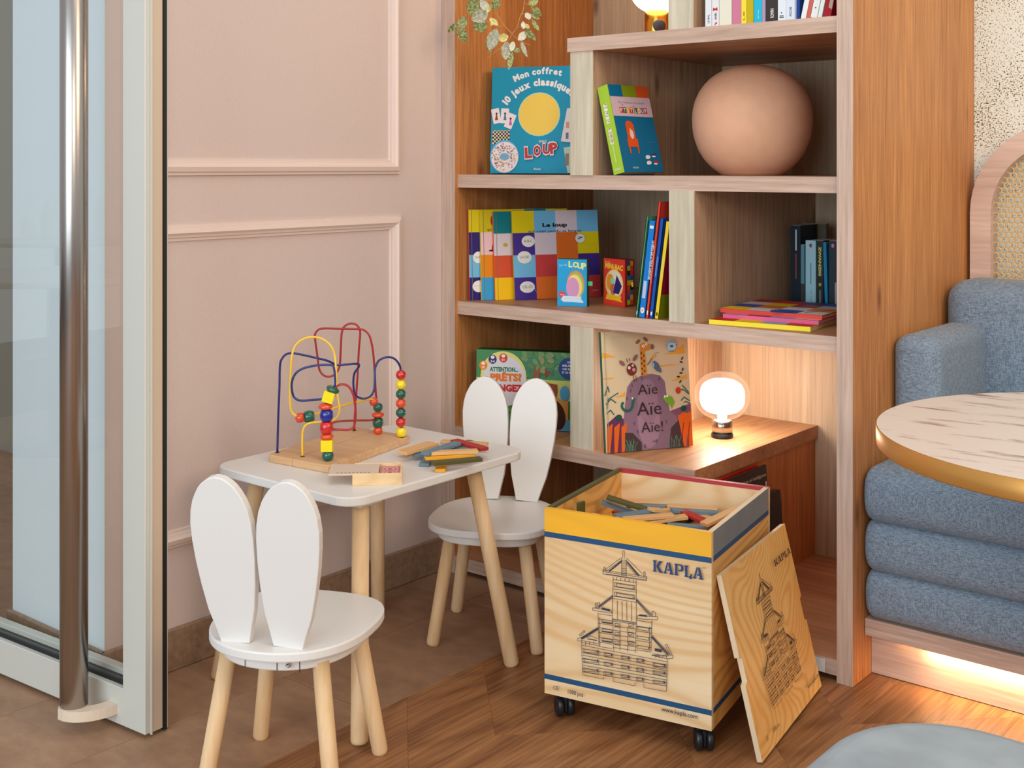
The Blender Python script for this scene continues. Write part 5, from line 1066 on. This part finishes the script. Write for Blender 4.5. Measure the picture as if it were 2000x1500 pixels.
A.ell(.30*wv, h*.66, .070, .074, ink(226, 220, 130)); A.ell(.31*wv, h*.60, .066, .073, ink(220, 216, 224)); A.rect(.12*wv, h*.40, .50*wv, h*.6, ink(220, 216, 224))
for x, y, c, t_ in ((185, 395, (236, 132, 34), '30'), (340, 285, (56, 48, 110), '2-4'), (520, 255, (214, 64, 40), '5+')): A.ell(U(x), Vg(y), .0125, .0135, ink(*c)); A.text(t_, U(x), Vg(y)-.009, .007, WHT, align='c', bold=.03); A.ell(U(x), Vg(y)+.006, .006, .005, WHT)
A.text('ATTENTION...', U(295), Vg(490), .0125, ink(40, 124, 84), w=U(770)-U(295), bold=.05, rot=.02); A.text('PRÊTS?', U(305), Vg(650), .0205, ink(232, 122, 40), w=U(830)-U(305), bold=.06, rot=.03); A.text('MANGEZ!', U(250), Vg(825), .0190, ink(206, 44, 40), w=U(870)-U(250), bold=.06, rot=.02)
A.ell(U(1595), Vg(390), .030, .031, ink(28, 62, 130))
for i, t_ in enumerate(('UN', 'MÉLANGE', 'DE RAMI', 'ET DE MÉMO')): A.text(t_, U(1600), Vg(300+i*58), .0058, WHT, align='c', bold=.02, w=(.012, .040, .038, .042)[i])
A.done(b)

# ---- large picture book with a rock on the cover
BLa = atd(1184, 3.255, .4324); BRa = atd(1353.3, 3.345, .4324); M, h = frame_fit(BLa, BRa, (1169.6, 650), hi=.11); M = seat(M, .013, .4321); w = (BRa-BLa).length
b = book('picture_book', 'large picture book with a giraffe on a purple rock, leaning beside the glass lamp', 'book', M, w, h, .013, ink(216, 196, 160), ink(20, 100, 86)); A = Art(clip=(0, w, 0, h))
U = lambda x: (x-100)/1040*w; Va = lambda y: (1475-y)/1475*h*1.03
def P(*q): return [(U(x), Va(y)) for x, y in q]
for q in (((85, 290), (150, 300), (270, 350), (90, 352)), ((95, 590), (250, 590), (200, 606), (95, 606)), ((820, 352), (940, 330), (1090, 240), (1100, 356)), ((790, 480), (900, 475), (1020, 488), (800, 496)), ((905, 682), (1000, 645), (1110, 605), (1110, 660)), ((230, 828), (360, 770), (350, 826))): A.poly(P(*q), ink(236, 168, 64))
A.poly(P((120, 1475), (125, 1130), (240, 1040), (330, 1090), (340, 1475)), ink(96, 50, 90)); A.poly(P((880, 1475), (870, 1040), (1000, 1000), (1140, 960), (1160, 1475)), ink(130, 80, 110))
rock = P((320, 1475), (320, 1100), (350, 900), (380, 720), (440, 640), (560, 585), (680, 575), (780, 600), (835, 680), (850, 850), (880, 1040), (960, 1100), (1010, 1475))
A.poly(rock, ink(136, 106, 124)); A.ell(U(620), Va(1120), .034, .075, ink(158, 126, 148)); A.ell(U(620), Va(900), .030, .060, ink(150, 118, 138))
for x, y in ((370, 850), (440, 700), (445, 1150), (560, 620), (770, 640), (700, 1380), (560, 1430), (830, 1160), (420, 760), (480, 1250)): A.ell(U(x), Va(y), .0032, .0055, ink(110, 82, 102), 14)
for x0_ in (130, 215, 300): A.poly(P((x0_-20, 1475), (x0_-10, 1180), (x0_+60, 1130), (x0_+40, 1300), (x0_+15, 1475)), ink(226, 100, 30))
for x0_ in (1040, 1120): A.poly(P((x0_-30, 1475), (x0_-70, 1100), (x0_, 1060), (x0_+50, 1070), (x0_+20, 1475)), ink(226, 100, 30))
for x0_ in (165, 250, 1010, 1085): A.line(P((x0_, 1475), (x0_+10, 1300), (x0_+30, 1180)), .0022, ink(130, 40, 36))
A.poly(P((320, 1475), (330, 1250), (420, 1260), (520, 1380), (520, 1475)), ink(70, 54, 56)); A.poly(P((850, 1475), (880, 1240), (980, 1150), (1030, 1475)), ink(76, 56, 60))
for i in range(16):
    x = 340+i*12 if i < 9 else 860+(i-9)*20; A.line(P((x, 1475), (x+(i % 3-1)*14, 1400), (x+(i % 3-1)*40, 1320+(i*37) % 50)), .0012, ink(90, 150, 124))
for s_ in (((130, 950), (150, 840), (270, 775)), ((120, 900), (180, 840), (240, 890)), ((125, 1010), (170, 970), (210, 1030)), ((110, 800), (150, 690), (165, 760)), ((1120, 830), (1080, 780), (1040, 735)), ((1120, 850), (1070, 800), (1030, 785)), ((1125, 930), (1060, 880), (1020, 920)), ((1125, 960), (1080, 935), (1050, 945))): A.line(P(*s_), .0028, ink(40, 96, 84))
for x, y in ((265, 1065), (1045, 1015)): A.ell(U(x), Va(y), .009, .008, ink(24, 80, 70))
A.ell(U(990), Va(795), .0082, .0092, ink(204, 62, 30))
for x, y, r in ((1060, 410, 1.0), (1045, 455, -.3), (1058, 545, 1.2), (1035, 588, 0), (1000, 630, 0), (1022, 690, .9)): A.ell(U(x), Va(y), .0052, .0024, ink(60, 62, 50), 12, r)
GF = ink(214, 138, 50); GB = ink(120, 58, 26)
A.poly(P((552, 590), (550, 270), (600, 270), (612, 400), (620, 590)), GF)
for i in range(9): A.ell(U(566+(i % 2)*28), Va(320+i*31), .0026, .0036, GB, 8)
A.poly(P((548, 300), (550, 215), (590, 190), (640, 205), (700, 225), (718, 250), (700, 275), (640, 290), (600, 300)), GF); A.ell(U(700), Va(250), .005, .007, ink(120, 100, 100))
for x, y, r in ((530, 180, -.9), (622, 155, .9)): A.ell(U(x), Va(y), .0042, .0082, ink(150, 96, 60), 14, r)
for x, y, r in ((592, 235, .0044), (630, 215, .0036)): A.ell(U(x), Va(y), r, r, WHT, 16); A.ell(U(x)+.0006, Va(y), .0012, .0012, BLK, 10)
A.ell(U(440), Va(505), .0150, .0170, ink(124, 46, 36)); A.ell(U(330), Va(425), .0100, .0052, ink(150, 96, 90), 16, -.7); A.ell(U(488), Va(370), .0110, .0052, ink(150, 96, 90), 16, .9)
for x, y, r in ((412, 485, .0042), (455, 460, .0034)): A.ell(U(x), Va(y), r, r, WHT, 16); A.ell(U(x), Va(y), .0011, .0011, BLK, 10)
A.ell(U(465), Va(512), .0050, .0048, ink(206, 150, 156)); A.line(P((395, 420), (385, 378)), .002, ink(110, 60, 50)); A.line(P((425, 410), (418, 368)), .002, ink(110, 60, 50)); A.line(P((455, 580), (465, 660)), .0018, ink(120, 50, 40)); A.line(P((485, 580), (490, 650)), .0018, ink(120, 50, 40))
A.poly(P((690, 430), (720, 420), (760, 450), (790, 520), (795, 570), (740, 545), (700, 500)), ink(96, 108, 128)); A.ell(U(700), Va(470), .0034, .0070, ink(150, 190, 220)); A.line(P((630, 465), (695, 380)), .0030, ink(160, 96, 50)); A.ell(U(712), Va(362), .0050, .0045, ink(230, 170, 60)); A.line(P((720, 330), (775, 322)), .001, ink(120, 80, 60))
gs = [(440, 880), (428, 950), (400, 990), (350, 995), (310, 965), (300, 915), (325, 890)]; A.line(P(*gs), .0066, ink(20, 100, 84)); A.ell(U(445), Va(865), .0052, .0046, ink(20, 100, 84)); A.ell(U(432), Va(850), .0028, .0028, ink(240, 240, 200), 12)
A.poly(P((790, 870), (850, 840), (910, 870), (935, 930), (900, 1010), (880, 960), (830, 930)), ink(120, 170, 50)); A.ell(U(822), Va(855), .0032, .0034, WHT, 14); A.ell(U(850), Va(853), .0030, .0032, WHT, 14)
AK = ink(58, 36, 34)
for wd, y, hh_, x0_, x1_ in (('Aïe', 815, .0290, 500, 735), ('Aïe', 1060, .0370, 480, 770), ('Aïe!', 1265, .0290, 520, 780)): A.text(wd, U(x0_), Va(y), hh_, AK, w=U(x1_)-U(x0_), bold=-.004)
A.ell(U(935), Va(245), .0150, .0170, ink(150, 196, 214)); A.ell(U(935), Va(245), .0136, .0155, ink(190, 220, 228)); A.arc('LAURÉAT', U(935), Va(245), .0092, 150, 30, .0042, ink(30, 100, 140), .02); A.ell(U(935), Va(255), .0055, .0034, ink(30, 110, 160)); A.text('LES MOTS', U(935), Va(322), .0036, ink(30, 100, 140), w=.016, align='c'); A.ell(U(878), Va(243), .0016, .0016, ink(30, 90, 130), 8); A.ell(U(992), Va(243), .0016, .0016, ink(30, 90, 130), 8)
A.text('······ ········ ·····', U(210), Va(122), .004, AK, w=U(410)-U(210), bold=0); A.text('Auzou', U(645), Va(1385), .005, AK, w=.010, bold=0); A.rect(.0075, 0, .009, h, ink(176, 156, 124))
A.done(b)

# ---- books behind the crate on the bottom board
def upright(name, lab, cat, BL, BR, TL, t, m, art=None, group=None):
    M = seat(frame(BL, BR, TL), t, .0502); w, h = (BR-BL).length, (TL-BL).length; b = thing(name, lab, cat, M, group); MB().box(0, w, 0, t, 0, h, m).build('cover', b); MB().box(.002, w+.0004, .002, t-.002, .002, h-.002, PAPER).build('pages', b)
    if art: A = Art(); art(A, w, h); A.done(b)
    return b
K0 = plain('black_gloss_cover', (34, 32, 36), .3)
ba, bb_ = Vector((-1.602, 2.905, .0505)), Vector((-1.470, 3.145, .0505))
def la(A, w, h): A.text('architecture et intelligence', w*.98, h*.915, .0095, WHT, w=w*.60, align='r', bold=0); A.text('kapla 1', w*.985, h*.775, .034, WHT, w=w*.50, align='r', bold=.02)
upright('folder', 'red folder sticking up behind the black book in the low niche', 'folder', Vector((-1.594, 2.70, .0505)), Vector((-1.594, 2.975, .0505)), Vector((-1.600, 2.70, .389)), .006, ink(196, 24, 26))
upright('building_book', 'black square book with white lettering standing behind the crate in the low niche', 'book', Vector((-1.560, 2.70, .0505)), Vector((-1.560, 2.998, .0505)), Vector((-1.584, 2.70, .388)), .008, K0, la)
upright('building_book', 'low black book with only its dark edge showing between crate and lettered black book', 'book', Vector((-1.512, 2.72, .0505)), Vector((-1.512, 2.985, .0505)), Vector((-1.536, 2.72, .330)), .020, K0)
stk = MB(); sa, sb = ony(1586, 1300, YF+.003), ony(1611, 1300, YF+.003); stk.box(sa.x, sb.x, YF+.0030, YF+.0036, .0145, .046, ink(226, 222, 216), M=BI); stk.build('sticker', bk)

# ================================================================== HANGING LEAVES
vn = thing('hanging_vine', 'sprig of variegated artificial leaves hanging from above at the upper left of the bookcase', 'plant', T(*atd(1000, 3.5, 1.885)))
VI = vn.matrix_world.inverted(); STM = plain('vine_stem', (206, 150, 96), .6)
def V2(x, y, d): return VI @ atd(860+x/7.69, d, py=y/7.69)
def zt3(pts): return [V2(x, y, d) for x, y, d in pts]
top_z = 1.886
def up(x, y, d): p = V2(x, y, d); q = Vector((p.x-.01, p.y, top_z-1.885)); return q
for S in ([(780,0,3.50),(850,200,3.50),(960,380,3.49),(1080,510,3.48)], [(1260,0,3.47),(1200,250,3.47),(1150,410,3.48),(1080,510,3.48)]):
    pts = zt3(S); MB().tube(smooth([up(S[0][0], 0, S[0][2])]+pts, 5), .0011, STM, 6).build('stem', vn)
for S in ([(1080,510,3.48),(1000,640,3.46),(880,740,3.46),(700,870,3.47)], [(1080,510,3.48),(1180,600,3.46),(1350,680,3.46)], [(960,380,3.49),(850,400,3.47),(760,370,3.46),(690,300,3.46)], [(850,200,3.5),(740,200,3.48),(600,120,3.47)], [(780,0,3.5),(560,30,3.48),(430,130,3.47),(390,220,3.46),(290,420,3.46)], [(1200,230,3.47),(1300,200,3.46),(1400,330,3.46)], [(1260,40,3.47),(1380,100,3.46)], [(1150,410,3.48),(1260,400,3.46)]):
    MB().tube(smooth(zt3(S), 4), .0008, STM, 5).build('stem', vn)
LG = {'d': ((88, 96, 44), (150, 156, 96)), 'g': ((120, 132, 74), (176, 180, 124)), 'p': ((196, 202, 186), (226, 224, 200)), 's': ((148, 152, 132), (190, 190, 168)), 'y': ((200, 186, 106), (226, 214, 150))}
def leaf(bx, by, tx_, ty_, w, k, d0=3.46, fold=.25):
    B = V2(bx, by, d0); Tp = V2(tx_, ty_, d0-.012+.02*((bx*7+by) % 5)/5); ax = Tp-B; L_ = ax.length; ax.normalize(); vd = -(fwv); side = ax.cross(vd).normalized(); nrm = side.cross(ax)
    side = (side*math.cos(fold)+nrm*math.sin(fold)).normalized(); nrm = side.cross(ax); W_ = w*1.2/7.69/F*d0/2; n = 9; vs = []; fs = []
    for i in range(n+1):
        t = i/n; ww = W_*(math.sin(PI*min(t*1.0, 1))**.75)*(1.12-.28*t); c = B+ax*(L_*t)+nrm*(-.10*L_*math.sin(PI*t))
        vs += [tuple(c-side*ww+nrm*ww*.28), tuple(c), tuple(c+side*ww+nrm*ww*.28)]
    for i in range(n): a = i*3; fs += [[a, a+1, a+4, a+3], [a+1, a+2, a+5, a+4]]
    mb = MB(); c0, c1 = LG[k]; m = MATS.get('leaf_'+k)
    if m is None:
        m, nt, b = newmat('leaf_'+k); tc_ = N(nt, 'ShaderNodeTexCoord'); no = N(nt, 'ShaderNodeTexNoise'); no.inputs['Scale'].default_value = 190; nt.links.new(tc_.outputs['Object'], no.inputs['Vector'])
        cr = N(nt, 'ShaderNodeValToRGB'); cr.color_ramp.elements[0].position = .42; cr.color_ramp.elements[1].position = .6; cr.color_ramp.elements[0].color = rgb(*c0); cr.color_ramp.elements[1].color = rgb(*c1)
        nt.links.new(no.outputs['Fac'], cr.inputs[0]); nt.links.new(cr.outputs[0], b.inputs['Base Color']); b.inputs['Roughness'].default_value = .5; MATS['leaf_'+k] = m
    mb.add(vs, fs, m, None, True); mb.build('leaf', vn)
for q in ((285,350,105,485,80,'d'), (300,430,370,240,130,'g'), (290,410,375,640,135,'d'), (560,-20,415,215,170,'d'), (720,190,460,300,170,'s'), (560,300,640,490,190,'d'), (720,170,600,-10,110,'p'), (880,-30,770,140,130,'d'), (740,270,870,385,80,'y'), (850,430,730,760,160,'s'), (700,560,760,800,70,'g'), (1025,545,860,590,110,'y'), (1000,620,975,905,130,'s'), (1100,620,1060,775,80,'p'), (1090,740,1205,770,70,'g'), (1085,780,1025,1050,75,'g'), (1300,480,1165,605,100,'p'), (1270,430,1440,610,90,'d'), (1210,600,1305,860,60,'s'), (1245,320,1250,440,60,'p'), (1255,360,1340,425,60,'y'), (1370,95,1515,245,100,'d'), (1290,190,1345,295,80,'p'), (1380,290,1485,465,60,'g'), (1470,-20,1320,70,110,'g'), (430,130,520,230,90,'g'), (750,60,700,200,60,'y'), (800,300,760,390,50,'y'), (1340,210,1500,290,50,'g')): leaf(*q)

# ================================================================== CAFE TABLES AND VASES ACROSS THE ROOM (seen mirrored in the glass door)
nv = Vector((math.sin(ang), -math.cos(ang), 0)); P0 = Vector((-2.22, 1.478, 0)); CM = CV+nv*(-2*(CV-P0).dot(nv))
def refl(px, py, t): r = ray(px, py); r = r-nv*2*r.dot(nv); return CM+r*t
ct = thing('cafe_table', 'round white cafe table across the room carrying the vases, mirrored in the glass door', 'table', T(*refl(105, 470, 7.6).xy, 0), 'white cafe tables across the room')
MB().lathe([(0, .715), (.42, .715), (.425, .72), (.425, .738), (.42, .742), (0, .742)], WHITE, n=64, smooth=False).build('table_top', ct)
MB().lathe([(.03, .01), (.03, .715)], DARK, n=24).build('column', ct); MB().lathe([(0, 0), (.22, 0), (.22, .01), (0, .014)], DARK, n=40).build('foot_plate', ct)
c2 = copy_tree(ct); c2.location = refl(90, 552, 5.2).xy.to_3d(); c2['label'] = 'round white cafe table nearer the door, empty, mirrored low in the glass'
VS = plain('ribbed_white_ceramic', (230, 226, 214), .5)
def vase(px, py, hh, rad, lab):
    p = refl(px, py, 7.6); prof = [(0, 0), (rad*.8, 0)]
    for i in range(1, 30): z = i/30; prof.append((rad*(.86+.16*math.sin(z*PI*1.1)-.55*max(0, z-.72)/.28)+.0012*(i % 2), z*hh))
    prof += [(rad*.40, hh), (rad*.34, hh-.004), (rad*.5, hh*.8), (0, hh*.79)]
    tag(MB().lathe(prof, VS, n=32).build('vase', None, T(p.x, p.y, .7421)), lab, 'vase', 'ribbed vases across the room')
vase(185, 472, .27, .038, 'tall bottle-shaped white vase mirrored in the glass right of the door handle')
vase(82, 470, .24, .042, 'tall ribbed white vase mirrored in the glass left of the door handle')
vase(42, 470, .15, .040, 'short ribbed white vase beside the tall one, mirrored at the left edge of the glass')
